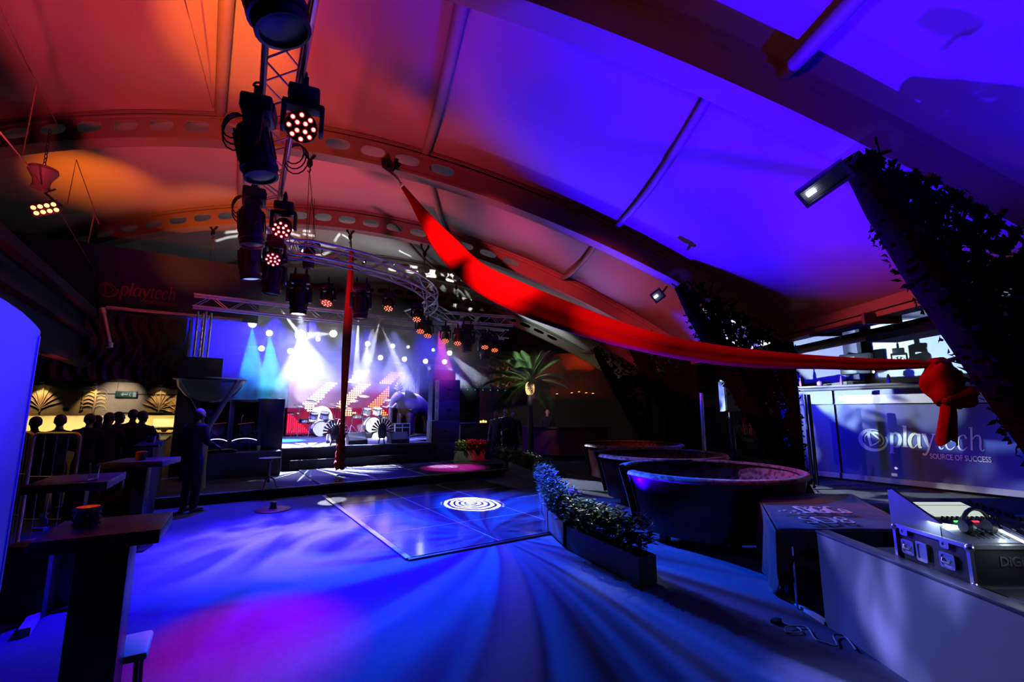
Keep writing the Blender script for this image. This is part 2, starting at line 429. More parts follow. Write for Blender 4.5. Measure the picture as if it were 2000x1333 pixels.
# heads on the curved and stage trusses: (pixel x, y of the head's middle, depth, kind, label)
WHT = emat('lens_white_beam', (.75, .8, 1), 60)
def hang(px, py, Y, drop): return atY(px, py, Y)+Vector((0, 0, drop))
HEADS = {}
for px, py, Y, kind, lab in [
    (542, 548, 8.6, 'led', 'red LED head hanging left of the first curved truss mover'),
    (585, 575, 9.3, 'mov', 'moving head with white beam straight down onto the stage'),
    (641, 578, 9.7, 'led', 'red LED head between two moving heads, left of the red silk'),
    (705, 588, 10.4, 'mov', 'moving head just right of the hanging red silk'),
    (760, 590, 11.1, 'led', 'red LED head on the right part of the curved truss'),
    (815, 612, 11.9, 'led', 'upper red LED head of the pair at the tight bend of the truss'),
    (822, 636, 12.6, 'led', 'lower red LED head of the pair at the tight bend of the truss'),
    (836, 645, 13.0, 'led', 'red LED head just right of the pair at the truss bend'),
    (870, 655, 13.3, 'led', 'red LED head third from the right above the loudspeaker stack'),
    (894, 660, 13.6, 'led', 'red LED head left of the blue lit mover near the palm'),
    (912, 660, 13.8, 'mov', 'moving head with blue lens high above the loudspeakers'),
    (947, 668, 14.2, 'led', 'red LED head next to last at the right end of the truss'),
    (966, 674, 14.6, 'led', 'last red LED head, under the right end of the stage truss'),
    (948, 676, 14.9, 'mov', 'dark moving head behind the last red LED heads')]:
    s = 1.0
    if kind == 'led':
        p = hang(px, py, Y, .36); led_head(lab, p, p+Vector((.1, -1.2, -2.6)), s, LEDO)
    else:
        p = hang(px, py, Y, .5); HEADS[px] = p
        moving_head(lab, p, R(15), R(0), 1.0, lens=WHT if px == 585 else LENSOFF)
# bright beam heads on the back truss
def beam_head(label, c, to, col, s=1.0, r=.11, es=30):
    c = Vector(c); d = (Vector(to)-c).normalized(); t = thing('beam_light', label, 'stage light', c, 0, 'lit beam lights in the stage haze')
    F = frame_from_dir(-d).to_4x4() @ Matrix.Scale(s, 4)
    mb = MB(); mb.lathe([(0, .3), (.08, .29), (.11, .2), (.115, .03), (.125, .0), (r, -.005), (r*.95, .02), (0, .02)], 18, F); b = mb.build('body', BLACK, t)
    mb = MB(); mb.lathe([(0, -.02), (r*.6, -.012), (r*.95, .0)], 16, F); mb.build('lens', emat('beam_%.1f' % col[0], col, es), b)
    mb = MB()
    for x in (-1, 1): mb.box((x*.14, 0, .17), (.02, .06, .22), M=Matrix.Scale(s, 4))
    mb.box((0, 0, .28), (.3, .06, .03), M=Matrix.Scale(s, 4)); mb.build('yoke', BLACKM, t); return t
W_ = (.85, .9, 1)
BEAMS = [(493, 633, 15.3, W_, 1.2, 'large round beam light at the left end of the back row'), (526, 651, 15.9, W_, 1.0, 'second beam light from the left in the back row'),
 (587, 655, 13.6, W_, 1.5, 'brightest star-like beam light at the middle of the haze'), (651, 652, 16.8, W_, 1.2, 'round beam light left of the red silk'),
 (511, 681, 15.9, W_, .9, 'low beam light under the second from the left'), (567, 686, 16.4, W_, .9, 'low beam light left of the star-like one'),
 (621, 663, 16.8, W_, .7, 'small beam light between the star-like one and the round one'), (718, 672, 17.6, W_, .9, 'upper beam light just right of the red silk'),
 (767, 676, 18.2, W_, .8, 'upper beam light over the screen top edge'), (743, 699, 17.9, W_, .9, 'lower beam light over the screen'), (790, 702, 18.4, W_, .9, 'lower beam light at the right corner of the screen'),
 (831, 706, 18.6, W_, .9, 'tilted beam light left of the loudspeaker stack'), (868, 707, 19.0, W_, .9, 'tilted beam light above the loudspeaker stack'), (878, 690, 16.4, W_, .8, 'small beam light with white flare under the truss'),
 (797, 678, 18.2, (.4, .9, 1), .6, 'small cyan beam light above the elephant'), (846, 684, 18.6, (.4, 1, .9), .6, 'small teal beam light beside the loudspeakers')]
for px, py, Y, c, s, lab in BEAMS:
    p = atY(px, py, Y); beam_head(lab, p, p.lerp(Vector((0, 2, 1.0)), .5), c, s)
# ================================================================ hanging gear
ROPE = mat('rope', (.35, .3, .25), .8); STRAPM = mat('black_strap', (.015, .015, .017), .7)
def hanger(label, pt_top, pt_bot, w=.09, loose=.05):
    p0 = Vector(pt_top); p1 = Vector(pt_bot); t = thing('chain_hoist', label, 'hoist', p0, 0, 'hoists and slings under the roof'); q = p1-p0
    mb = MB(); mb.tube([(-.12, .05, .06), (-.1, 0, -.1), (0, 0, -.24), (.1, 0, -.1), (.12, .05, .06)], .035, 8); mb.build('sling', STRAPM, t)
    mb = MB(); mb.lathe([(0, -.22), (.05, -.24), (.06, -.32), (.03, -.38), (0, -.4)], 12); mb.tube([(0, 0, -.38), (.03, 0, -.44), (.0, 0, -.5), (-.035, 0, -.46)], .012, 6); mb.build('hook', BLACKM, t)
    mb = MB()
    for sx in (-1, 1): mb.tube([(0, 0, -.42), Vector((sx*w, 0, 0))+q*.97, q], .008, 5)
    mb.build('cable', ROPE, t)
hanger('hoist hanging from the second arch hole, right of the large moving heads', atY(607, 293, 8.62), atY(607, 470, 8.9))
hanger('sling and ropes at the left end of the front stage truss', atY(418, 437, 13.1), atY(412, 580, 12.5), .18)
hanger('sling above the hanging red silk', atY(685, 445, 13.1), atY(686, 503, 12.8), .04)
hanger('ropes down to the curved truss left of the white projected letters', atY(830, 478, 13.1), atY(826, 555, 12.6), .06)
hanger('dark sling hanging at the right end of the projected letters', atY(891, 548, 17.6), atY(889, 622, 16.5), .06)
hanger('sling at the cream arch end above the small white projector', atY(963, 575, 17.6), atY(960, 616, 17.0), .06)
# small black lamp bar hung between truss and roof
p = atY(605, 478, 8.9); t = thing('hung_lamp', 'small black box lamp hung on two wires under the projected swirl', 'lamp', p)
mb = MB(); mb.box((0, 0, -.03), (.42, .12, .1), bev=.02); mb.build('crossbar', BLACK, t)
mb = MB(); mb.lathe([(0, -.5), (.1, -.5), (.115, -.35), (.115, -.12), (.08, -.09), (0, -.09)], 16); mb.build('housing', BLACK, t)
mb = MB()
for sx in (-1, 1): mb.tube([(sx*.06, 0, .02), (sx*.03, 0, 1.0)], .006, 5)
mb.tube([(.2, 0, 0), (.26, 0, -.1), (.25, 0, -.25), (.13, 0, -.3)], .008, 5); mb.build('wire', STRAPM, t)
# loose cables by the second moving head
for (cx, cy, Y), lab in (((447+10, 245, 3.95), 'loop of black cable by the second large moving head'), ((470, 400, 5.5), 'loop of black cable by the third moving head'), ((575, 300, 4.9), 'black cable drooping under the right side of the long truss')):
    c = atY(cx, cy, Y); mb = MB()
    for k in range(3): mb.tube([c+Vector((.11*(1+.15*k)*math.cos(a), .03*k, .13*(1+.2*k)*math.sin(a)-.02*k)) for a in [2*PI*i/14 for i in range(14)]], .008, 5, closed=True)
    o = mb.build('cable_loop', STRAPM); tag(o, lab, 'cable')
# LED flood and bell lamp at the left, wires
p = atY(88, 408, 6.4); t = thing('led_floodlight', 'flat LED floodlight with eight orange lamps below the bell-shaped pendant', 'floodlight', p)
Fm = frame_from_dir(-(C0+Vector((-1.2, 0, 0))-p).normalized()).to_4x4() @ Matrix.Rotation(R(-28), 4, 'Z')
mb = MB(); mb.box((0, 0, .04), (.34, .2, .1), M=Fm, bev=.015); b = mb.build('housing', BLACK, t)
mb = MB()
for i in range(4):
    for j in range(2): mb.lathe([(.03, -.012), (.025, -.022), (0, -.026)], 10, Fm @ Matrix.Translation((-.114+.076*i, -.04+.08*j, 0)))
mb.build('lamp_cluster', emat('led_flood_orange', (1, .42, .12), 3.5), b)
mb = MB(); mb.tube([Fm@Vector((-.19, 0, .05)), Vector((-.15, .1, .3)), Vector((.0, .1, .36))], .015, 6); mb.build('bracket', BLACKM, t)
p = atY(83, 345, 6.6); t = thing('bell_pendant', 'grey bell-shaped pendant lamp hanging on a chain at the left', 'pendant lamp', p)
mb = MB(); mb.lathe([(0, .16), (.1, .16), (.17, .13), (.18, .08), (.15, .02), (.11, -.05), (.1, -.14), (.12, -.2), (.0, -.2)], 24); mb.build('lamp_shade', mat('grey_lamp', (.3, .3, .32), .5), t)
mb = MB()
for k in range(9): mb.tube([Vector((.018*math.cos(a)*(k % 2), .018*math.cos(a)*((k+1) % 2), .2+.07*k+.045*math.sin(a))) for a in [2*PI*i/10 for i in range(10)]], .006, 5, closed=True)
mb.build('chain', BLACKM, t)
def wire(label, pts, r=.008, m=ROPE, name='rigging_wire'):
    mb = MB(); mb.tube([atY(*q) for q in pts], r, 6); tag(mb.build(name, m), label, 'wire', 'thin rigging wires at the left')
wire('taut wire crossing the upper left corner down to the roof arch', [(-20, -30, 4.2), (72, 165, 6.0), (118, 256, 8.3)])
wire('second taut wire beside the first at the upper left', [(-25, 5, 4.2), (72, 163, 6.0), (45, 300, 6.6)])
wire('wire slanting from the left edge to the lettered navy fascia', [(0, 258, 4.0), (60, 330, 6), (125, 428, 8), (184, 528, 10.5), (184, 600, 10.6)])
wire('V-shaped wire in front of the orange pool of light', [(131, 402, 8), (149, 312, 8.2), (194, 438, 8.4)])
wire('short wire under the V-shaped one', [(194, 438, 8.4), (184, 418, 8.3), (172, 475, 9)])
wire('thin wire down the orange lit roof beside the upright bar', [(358, -10, 4.2), (395, 130, 6), (416, 212, 8.3)], .006)
# ================================================================ people
def skin_mesh(chains, sub=1, remesh=0.0, extra=None):
    """chains: lists of (point, radius) ; a chain may start with the index tuple ('@', chain, i) to branch off"""
    bm = bmesh.new(); lay = bm.verts.layers.skin.verify(); V = []
    for c in chains:
        row = []; prev = None
        for it in c:
            if it[0] == '@': v = V[it[1]][it[2]]
            else:
                v = bm.verts.new(Vector(it[0])); r = it[1]; r = (r, r) if not isinstance(r, tuple) else r
                v[lay].radius = r
            if prev is not None: bm.edges.new((prev, v))
            prev = v; row.append(v)
        V.append(row)
    V[0][0][lay].use_root = True
    me = bpy.data.meshes.new('tmp'); bm.to_mesh(me); bm.free()
    o = bpy.data.objects.new('tmp', me); COL.objects.link(o)
    o.modifiers.new('s', 'SKIN').use_smooth_shade = True
    m = o.modifiers.new('u', 'SUBSURF'); m.levels = sub; m.render_levels = sub
    dg = bpy.context.evaluated_depsgraph_get(); res = bpy.data.meshes.new_from_object(o.evaluated_get(dg))
    bpy.data.objects.remove(o)
    if extra or remesh:
        mb = MB(); mb.bm.from_mesh(res)
        if extra: extra(mb)
        me2 = bpy.data.meshes.new('tmp2'); mb.bm.to_mesh(me2); mb.bm.free()
        o = bpy.data.objects.new('tmp2', me2); COL.objects.link(o)
        m = o.modifiers.new('r', 'REMESH'); m.mode = 'VOXEL'; m.voxel_size = remesh; m.use_smooth_shade = True
        m2 = o.modifiers.new('sm', 'SMOOTH'); m2.iterations = 2; m2.factor = .4
        dg = bpy.context.evaluated_depsgraph_get(); res = bpy.data.meshes.new_from_object(o.evaluated_get(dg)); bpy.data.objects.remove(o)
    return res
def obj_from(name, me, m, parent):
    me.materials.clear(); me.materials.append(m); me.polygons.foreach_set('use_smooth', [True]*len(me.polygons))
    o = bpy.data.objects.new(name, me); COL.objects.link(o); o.parent = parent; me.name = name; return o
SKIN = mat('skin', (.55, .3, .22), .5); SUIT = mat('black_suit', (.006, .006, .008), .85, bump=(60, .15)); SUITB = mat('navy_jacket', (.005, .005, .01), .85)
HAIRK = mat('dark_hair', (.02, .014, .01), .6, bump=(90, .5)); SHOE = mat('black_shoe', (.01, .01, .01), .3)
POSES = {
 'down': (dict(e=(.25, -.03, 1.17), w=(.26, .07, .93)), dict(e=(-.25, -.03, 1.17), w=(-.26, .07, .93))),
 'tray': (dict(e=(.25, .0, 1.18), w=(.2, .24, 1.1)), dict(e=(-.25, -.02, 1.17), w=(-.24, .1, .95))),
 'drink': (dict(e=(.26, .06, 1.2), w=(.13, .3, 1.32)), dict(e=(-.26, -.02, 1.16), w=(-.12, .2, 1.07))),
 'lean': (dict(e=(.26, .12, 1.2), w=(.1, .36, 1.13)), dict(e=(-.26, .12, 1.2), w=(-.08, .36, 1.13))),
}
PCACHE = {}
def person(label, loc, rz, pose='down', h=1.78, hair=True, long_hair=False, suit=None, head_turn=0.0, nod=0.0, group=None):
    t = thing('person', label, 'person', loc, rz, group); k = h/1.78; t.scale = (k, k, k)
    key = (pose, head_turn, nod)
    if key not in PCACHE:
        R_, L_ = POSES[pose]
        HM = Matrix.Translation((0, .02, 1.555)) @ Matrix.Rotation(head_turn, 4, 'Z') @ Matrix.Rotation(-nod, 4, 'X')
        def arm(A, s): return [('@', 0, 3), ((s*.17, 0, 1.43), .058), (A['e'], .044), (A['w'], (.03, .026))]
        def leg(s): return [('@', 0, 0), ((s*.09, 0, .86), .07), ((s*.1, .02, .5), .056), ((s*.105, -.02, .1), .04), ((s*.115, .02, .05), .042), ((s*.125, .14, .035), .034)]
        ch = [[((0, 0, .95), (.112, .085)), ((0, -.01, 1.1), (.12, .095)), ((0, -.005, 1.27), (.145, .105)), ((0, -.005, 1.42), (.12, .085)), ((0, -.005, 1.49), .066), ((0, .01, 1.54), .058), ((0, .015, 1.6), .052)],
              arm(R_, 1), arm(L_, -1), leg(1), leg(-1)]
        for ci, A, s in ((1, R_, 1), (2, L_, -1)):
            e = Vector(A['e']); wv = Vector(A['w']); d = (wv-e).normalized(); side = d.cross(Vector((0, 0, 1)) if abs(d.z) < .8 else Vector((0, 1, 0))).normalized(); dn = side.cross(d).normalized()
            palm = wv+d*.06; ch.append([('@', ci, 3), (tuple(palm), (.036, .02))]); pi = len(ch)-1
            for f, (o_, ln) in enumerate(((-.03, .075), (-.01, .085), (.01, .08), (.03, .062))):
                b0 = palm+d*.03+side*o_; ch.append([('@', pi, 1), (tuple(b0), .01), (tuple(b0+d*ln*.5-dn*.012), .009), (tuple(b0+d*ln*.8-dn*.035), .008)])
            b0 = palm-side*.035*s; ch.append([('@', pi, 1), (tuple(b0-d*.01), .011), (tuple(b0-side*.025*s+d*.025), .01), (tuple(b0-side*.03*s+d*.055), .009)])
        def head(mb):
            mb.sph((0, .0, .115), (.076, .098, .105), 20, HM); mb.sph((0, .03, .045), (.055, .065, .06), 16, HM)
            mb.cyl(HM@Vector((0, .088, .125)), HM@Vector((0, .124, .083)), .011, .02, 8); mb.sph((0, .085, .145), (.052, .016, .012), 10, HM); mb.sph((0, .062, .018), (.035, .04, .03), 10, HM)
            for s in (-1, 1):
                mb.sph((s*.077, -.01, .1), (.012, .026, .036), 10, HM); mb.sph((s*.045, .058, .085), (.024, .024, .028), 8, HM)
            mb.sph((0, .095, .052), (.026, .014, .007), 10, HM); mb.sph((0, .093, .04), (.022, .014, .008), 10, HM)
        body = skin_mesh(ch, 1, .0095, head)
        jk = [[((0, 0, .78), (.19, .15)), ((0, 0, .88), (.185, .145)), ((0, 0, .98), (.165, .13)), ((0, -.01, 1.1), (.15, .118)), ((0, -.005, 1.27), (.17, .128)), ((0, -.005, 1.43), (.15, .105)), ((0, -.008, 1.49), (.1, .085)), ((0, -.005, 1.53), (.068, .066))]]
        for A, s in ((R_, 1), (L_, -1)):
            w_ = Vector(A['w']); e = Vector(A['e']); jk.append([('@', 0, 5), ((s*.18, -.003, 1.43), .08), (A['e'], .06), (tuple(w_-(w_-e).normalized()*.02), .043)])
        jm = skin_mesh(jk, 2)
        tr = [[((0, 0, 1.0), (.15, .115)), ((0, 0, .91), (.155, .118))]]
        for s in (1, -1): tr.append([('@', 0, 1), ((s*.095, 0, .82), .108), ((s*.1, .02, .5), .078), ((s*.105, -.012, .05), .064)])
        tm = skin_mesh(tr, 2)
        PCACHE[key] = (body, jm, tm, HM)
        new = True
    else: new = False
    body, jm, tm, HM = PCACHE[key]
    bo = obj_from('body', body, SKIN, t)
    for s in (-1, 1):
        mb = MB(); mb.sph((s*.031, .086, .122), (.015, .011, .0085), 10, HM); e_ = mb.build('eye', mat('eye_white', (.7, .68, .66), .3), bo); mb = MB(); mb.sph((s*.031, .0945, .122), (.006, .004, .006), 8, HM); mb.build('iris', mat('iris_dark', (.02, .015, .01), .3), e_)
    mb = MB(); mb.sph((0, .1045, .046), (.021, .006, .005), 10, HM); mb.build('mouth', mat('lips', (.35, .12, .1), .5), bo)
    if suit is None or new: pass
    j2 = jm if suit in (None, SUIT) else jm.copy()
    obj_from('jacket', j2, suit or SUIT, t); obj_from('trousers', tm, SUIT, t)
    for s in (-1, 1):
        mb = MB(); mb.sph((s*.118, .05, .042), (.05, .135, .042), 14); mb.box((s*.118, .045, .008), (.085, .25, .016), bev=.006); mb.build('shoe', SHOE, t)
    if hair:
        mb = MB(); mb.sph((0, -.014, .132), (.086, .102, .1), 18, HM)
        for v in list(mb.bm.verts):
            lv = HM.inverted() @ v.co
            if lv.y > .035 and lv.z < .16: v.co = HM @ Vector((lv.x*.8, .02, max(lv.z, .15)))
            elif lv.z < .06: v.co = HM @ Vector((lv.x*.85, lv.y*.85, .06-(.22*(.06-lv.z)/.04*.3 if long_hair else 0)))
        if long_hair: mb.sph((0, -.06, .0), (.075, .05, .16), 14, HM)
        mb.build('hair', HAIRK, t)
    return t
# the bar crowd and the standing man
person('bald person in dark suit seen from behind, standing before the mirror panels', Vector((-5.55, 8.15, 0)), R(-14), 'tray', 1.77, hair=False, suit=SUITB, nod=.12)
BARP = [
 (70, 826, 7.6, 40, 'down', 1.6, False, 'person in black at the far left, half hidden by the gold cage'),
 (118, 822, 7.7, 25, 'lean', 1.66, False, 'person in black with face turned right, behind the gold cage'),
 (175, 820, 8.3, 10, 'drink', 1.72, False, 'broad-shouldered person in black leaning to the bar under the lit wall relief'),
 (190, 822, 8.9, 60, 'down', 1.66, True, 'person with long dark hair right behind the broad-shouldered one'),
 (213, 817, 8.5, 0, 'lean', 1.68, True, 'long-haired person in black at the middle of the bar group'),
 (231, 815, 9.0, -30, 'drink', 1.7, False, 'person in black turned right next to the long-haired one at the bar'),
 (260, 810, 9.3, 5, 'down', 1.78, False, 'tall dark-haired person in black near the yellow bar hatch'),
 (278, 813, 8.9, -15, 'lean', 1.74, False, 'grey-haired person in a black jacket nearest the yellow bar hatch')]
for i, (px, py, Y, rz, po, h, lh, lab) in enumerate(BARP):
    p = atY(px, py, Y); person(lab, Vector((p.x, Y, 0)), R(rz+20), po, max(1.58, min(1.82, p.z+.1)), True, lh, group='people in black at the bar')
for px, Y, rz, po, h, lab in [(970, 14.6, 150, 'down', 1.72, 'person in black with back to the stage, leftmost of the group by the palm'), (988, 14.9, 170, 'lean', 1.8, 'taller person in black with pale face, middle of the group by the palm'), (1003, 15.2, 190, 'down', 1.7, 'person in black at the right of the group by the palm'), (1069, 17.6, 180, 'down', 1.78, 'dim person standing behind the red curved bar')]:
    p = atY(px, 800, Y); person(lab, Vector((p.x, Y, 0)), R(rz), po, h, True, False, group='people in black near the palm')
# ================================================================ left side: bulkhead, fascia, bar
CRUMP = mat('crumpled_dark_foil', (.09, .06, .055), .45, metal=.25, bump=(9, 1.0))
mb = MB()
def fold(u, v): return ST(-8.5+u*5.75, 4.45+.03*math.sin(u*160+3*math.sin(v*9))+.03*math.sin(u*61+v*14), 2.42+v*1.75)
mb.grid(fold, 160, 24); tag(mb.build('pleated_fascia', CRUMP, solid=.02), 'dark crumpled cloth fascia above the bar relief wall', 'fascia')
NAVY = mat('navy_board', (.02, .03, .1), .7, noise=(2, .1))
mb = MB(); mb.box(ST(-4.7, 4.52, 5.05), (7.2, .06, 1.65), rz=EA); tag(mb.build('fascia_board', NAVY), 'navy fascia board under the roof carrying the dim maroon lettering', 'sign board')
# --- lettering
def ribbon(mb, pts, wd, n=10, M=None, d=.01):
    P = smooth_path([(x, y, 0) for x, y in pts], n); m = len(P); L = []; Rr = []
    for i, p in enumerate(P):
        t = (P[min(i+1, m-1)]-P[max(i-1, 0)]).normalized(); f = i/(m-1)*(len(wd)-1); j = min(int(f), len(wd)-2); w_ = (wd[j]*(1-(f-j))+wd[j+1]*(f-j))/2
        nn = Vector((-t.y, t.x, 0)); L.append(p+nn*w_); Rr.append(p-nn*w_)
    V = []
    for i in range(m): V.append([mb.bm.verts.new(M@q) for q in (L[i], Rr[i], Rr[i]+Vector((0, 0, d)), L[i]+Vector((0, 0, d)))])
    for a, b in zip(V, V[1:]): mb.bridge(a, b)
    mb.bm.faces.new(V[0]); mb.bm.faces.new(V[-1][::-1])
def q(*a): return list(a)
GLY = {
 'p': (.98, [([(.22, 1.02), (.22, .3), (.22, -.5)], [.26, .26, .26]), ([(.02, -.5), (.45, -.5)], [.08, .08]), ([(.0, .98), (.22, 1.0)], [.06, .1]), ([(.24, .78), (.5, 1.0), (.82, .8), (.88, .45), (.7, .05), (.45, -.02), (.24, .15)], [.06, .14, .26, .3, .2, .08, .05])]),
 'l': (.46, [([(.24, 1.55), (.24, .8), (.24, 0)], [.26, .26, .26]), ([(.03, 1.5), (.24, 1.52)], [.05, .1]), ([(.05, .03), (.46, .03)], [.07, .07])]),
 'a': (1.0, [([(.78, .8), (.55, 1.0), (.25, .85), (.1, .45), (.22, .05), (.45, .0), (.72, .3)], [.06, .12, .24, .3, .2, .08, .05]), ([(.8, 1.0), (.8, .4), (.84, .06), (1.0, .05)], [.26, .26, .2, .06])]),
 'y': (.95, [([(.12, 1.0), (.3, .55), (.48, .08)], [.26, .26, .16]), ([(.84, 1.0), (.6, .3), (.4, -.25), (.2, -.48), (.04, -.4)], [.12, .12, .14, .14, .16]), ([(.0, 1.0), (.3, 1.0)], [.07, .07]), ([(.7, 1.0), (.95, 1.0)], [.06, .06])]),
 't': (.55, [([(.25, 1.3), (.25, .5), (.28, .08), (.42, .0), (.55, .1)], [.04, .15, .14, .08, .04]), ([(.05, .98), (.52, .98)], [.06, .06])]),
 'e': (.8, [([(.1, .55), (.68, .6)], [.05, .05]), ([(.68, .6), (.6, .92), (.4, 1.0), (.16, .8), (.1, .5), (.2, .1), (.45, -.01), (.72, .2)], [.12, .1, .05, .12, .15, .13, .08, .04])]),
 'c': (.78, [([(.66, .76), (.58, .95), (.4, 1.0), (.18, .8), (.1, .5), (.2, .1), (.45, -.01), (.7, .2)], [.15, .1, .05, .12, .15, .13, .08, .04])]),
 'h': (1.0, [([(.2, 1.55), (.2, .8), (.2, 0)], [.14, .14, .14]), ([(.02, 1.5), (.2, 1.52)], [.04, .08]), ([(.2, .65), (.45, .98), (.7, .95), (.76, .6), (.74, .2), (.85, .0), (1.0, .12)], [.04, .08, .13, .14, .13, .08, .03])]),
}
def word(mb, s, M, h):
    x = 0
    for c in s:
        adv, st = GLY[c]
        for pts, wd in st: ribbon(mb, [(x+a+.12*b, b) for a, b in pts], [w_ for w_ in wd], 6, M @ Matrix.Scale(h, 4))
        x += adv*.98+.04
    return x*h
def ring_swirl(mb, M, r):
    S = M @ Matrix.Scale(r, 4)
    ribbon(mb, [(math.cos(a)*1.0, math.sin(a)*.92) for a in [R(x) for x in range(60, 400, 20)]], [.05, .3, .34, .2, .12], 3, S)
    ribbon(mb, [(.05+math.cos(a)*.72, .02+math.sin(a)*.66) for a in [R(x) for x in range(-60, 215, 20)]], [.04, .14, .2, .1, .04], 3, S)
    ribbon(mb, [(-.28, .95), (-.33, .3), (-.24, -.6)], [.2, .2, .2], 4, S); ribbon(mb, [(-.3, .85), (.2, .35), (.55, -.02)], [.18, .16, .12], 4, S); ribbon(mb, [(-.26, -.55), (.2, -.3), (.55, .02)], [.12, .1, .1], 4, S)
def text_mesh(mb, body, M, size, align='LEFT', off=0.0, depth=.004, sx=1.0):
    c = bpy.data.curves.new('lettering', 'FONT'); c.body = body; c.size = size; c.extrude = depth; c.offset = off; c.align_x = align; c.resolution_u = 3
    o = bpy.data.objects.new('lettering', c); COL.objects.link(o); dg = bpy.context.evaluated_depsgraph_get(); dg.update()
    me = bpy.data.meshes.new_from_object(o.evaluated_get(dg)); bpy.data.objects.remove(o)
    me.transform(M @ Matrix.Diagonal((sx, 1, 1, 1))); mb.bm.from_mesh(me); bpy.data.meshes.remove(me)
def wallM(origin, xdir, nrm):
    """matrix: X along the wall, Y up, Z out of the wall"""
    x = Vector(xdir).normalized(); z = Vector(nrm).normalized(); y = Vector((0, 0, 1))
    return Matrix.Translation(Vector(origin)) @ Matrix((x, y, z)).transposed().to_4x4()
def playtech(M, h, parent, matp, small=True, only=None):
    mb = MB(); ring_swirl(mb, M @ Matrix.Translation((-.95*h, .42*h, 0)), h*.85); mb.build('swirl_emblem', matp, parent, smooth=0)
    mb = MB(); w_ = .77*word(mb, 'playtech', M @ Matrix.Diagonal((.77, 1, 1, 1)), h); mb.build('lettering', matp, parent, smooth=0)
    if small:
        mb = MB(); text_mesh(mb, 'SOURCE OF SUCCESS', M @ Matrix.Translation((w_+.25*h, -.72*h, .004)), .52*h, 'RIGHT', .006*h, sx=.62); mb.build('slogan', matp, parent, smooth=0)
    return w_
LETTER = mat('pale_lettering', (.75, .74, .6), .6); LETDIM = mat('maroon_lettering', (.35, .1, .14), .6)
sg = thing('dim_sign', 'dim maroon lettering sign with swirl emblem on the navy fascia at the upper left', 'sign', (0, 0, 0))
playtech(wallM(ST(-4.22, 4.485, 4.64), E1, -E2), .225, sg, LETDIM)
# diagonal bulkhead along the left
mb = MB()
for zz, th, off in ((3.9, .16, 0), (3.42, .1, .06), (2.75, .12, .04)):
    mb.box(ST(-4.45-off, -2.3, zz), (.16, 11.6, th), rz=EA)
mb.box(ST(-4.62, -2.3, 3.3), (.05, 11.6, 1.2), rz=EA); tag(mb.build('bulkhead', mat('bulkhead_dark', (.012, .009, .012), .8, spec=.1, bump=(7, .5))), 'long dark bulkhead running from the upper left edge down to the fascia', 'bulkhead')
mb = MB(); a_ = ST(-4.3, 3.35, 4.0); mb.cyl(a_, a_+Vector((.25, 0, -.75)), .05, seg=12); mb.cyl(a_+Vector((.25, 0, -.75)), a_+Vector((.26, 0, -.86)), .07, seg=12); mb.cyl(a_+Vector((-.03, 0, .05)), a_+Vector((.02, 0, -.08)), .07, seg=12)
tag(mb.build('hung_pipe', STEEL), 'short silver pipe hanging at the lower end of the bulkhead', 'pipe')
mb = MB(); mb.cyl(ST(-4.4, 4.3, 4.24), ST(-1.5, 4.3, 4.24), .05, seg=12); tag(mb.build('silver_rail', STEEL), 'long silver rail with red glints under the dim maroon lettering', 'rail')
# --- bar relief wall with niches
SAND = mat('sandstone_relief', (.42, .33, .24), .85, noise=(9, .2), bump=(30, .3))
mb = MB(); mb.box(ST(-4.55, 4.62, 2.02), (4.2, .12, .84), rz=EA); mb.box(ST(-2.62, 4.62, 1.4), (.35, .12, .5), rz=EA); mb.box(ST(-5.0, 4.62, .55), (5.2, .12, 1.1), rz=EA)
tw = thing('relief_wall', 'sand coloured bar wall with raised palm leaf reliefs under small downlights', 'wall relief', (0, 0, 0))
mb.build('panel', SAND, tw)
def relief(a, z0, h, kind):
    mb = MB(); M = wallM(ST(a, 4.555, z0), E1, -E2)
    n = 9 if kind == 'fan' else 6
    for i in range(n):
        ang = R(-75+150*i/(n-1)) if kind == 'fan' else 0
        if kind == 'fan':
            pts = [(0, 0), (.4*h*math.sin(ang)*.6, .4*h*math.cos(ang)+.05*h), (h*.62*math.sin(ang), h*.72*math.cos(ang)+.1*h)]
            mb.tube([M@Vector((x, y, .0)) for x, y in smooth_path_2(pts)], .012, 6)
        else:
            for s in (-1, 1):
                y0 = .1*h+i*.13*h; pts = [(0, y0), (s*.16*h, y0+.08*h), (s*.3*h, y0+.02*h), (s*.34*h, y0-.07*h), (s*.27*h, y0-.06*h)]
                mb.tube([M@Vector((x, y, .0)) for x, y in smooth_path_2(pts)], .014, 6)
    mb.tube([M@Vector((0, -.1*h, 0)), M@Vector((.02*h, .4*h, 0)), M@Vector((0, .95*h, 0))], .02 if kind == 'fan' else .026, 6)
    mb.build('leaf_relief', SAND, tw)
def smooth_path_2(pts): return [(p.x, p.y) for p in smooth_path([(x, y, 0) for x, y in pts], 6)]
relief(-5.35, 1.75, .62, 'fan'); relief(-4.42, 1.72, .66, 'scroll'); relief(-3.15, 1.72, .6, 'fan'); relief(-2.68, 1.55, .75, 'fan')
mb = MB(); mb.box(ST(-3.6, 4.56, 2.13), (1.6, .03, .03), rz=EA); mb.box(ST(-3.3, 4.56, 1.66), (1.3, .03, .03), rz=EA); mb.build('ledge', BLACK, tw)
WARM = (1, .72, .28)
NICHE = mat('niche_paint', (.8, .7, .42), .7)
mb = MB(); mb.box(ST(-5.1, 5.5, 1.35), (4.6, .05, 1.1), rz=EA); tag(mb.build('niche_back', NICHE), 'bright yellow back of the serving hatch behind the bar crowd', 'hatch')
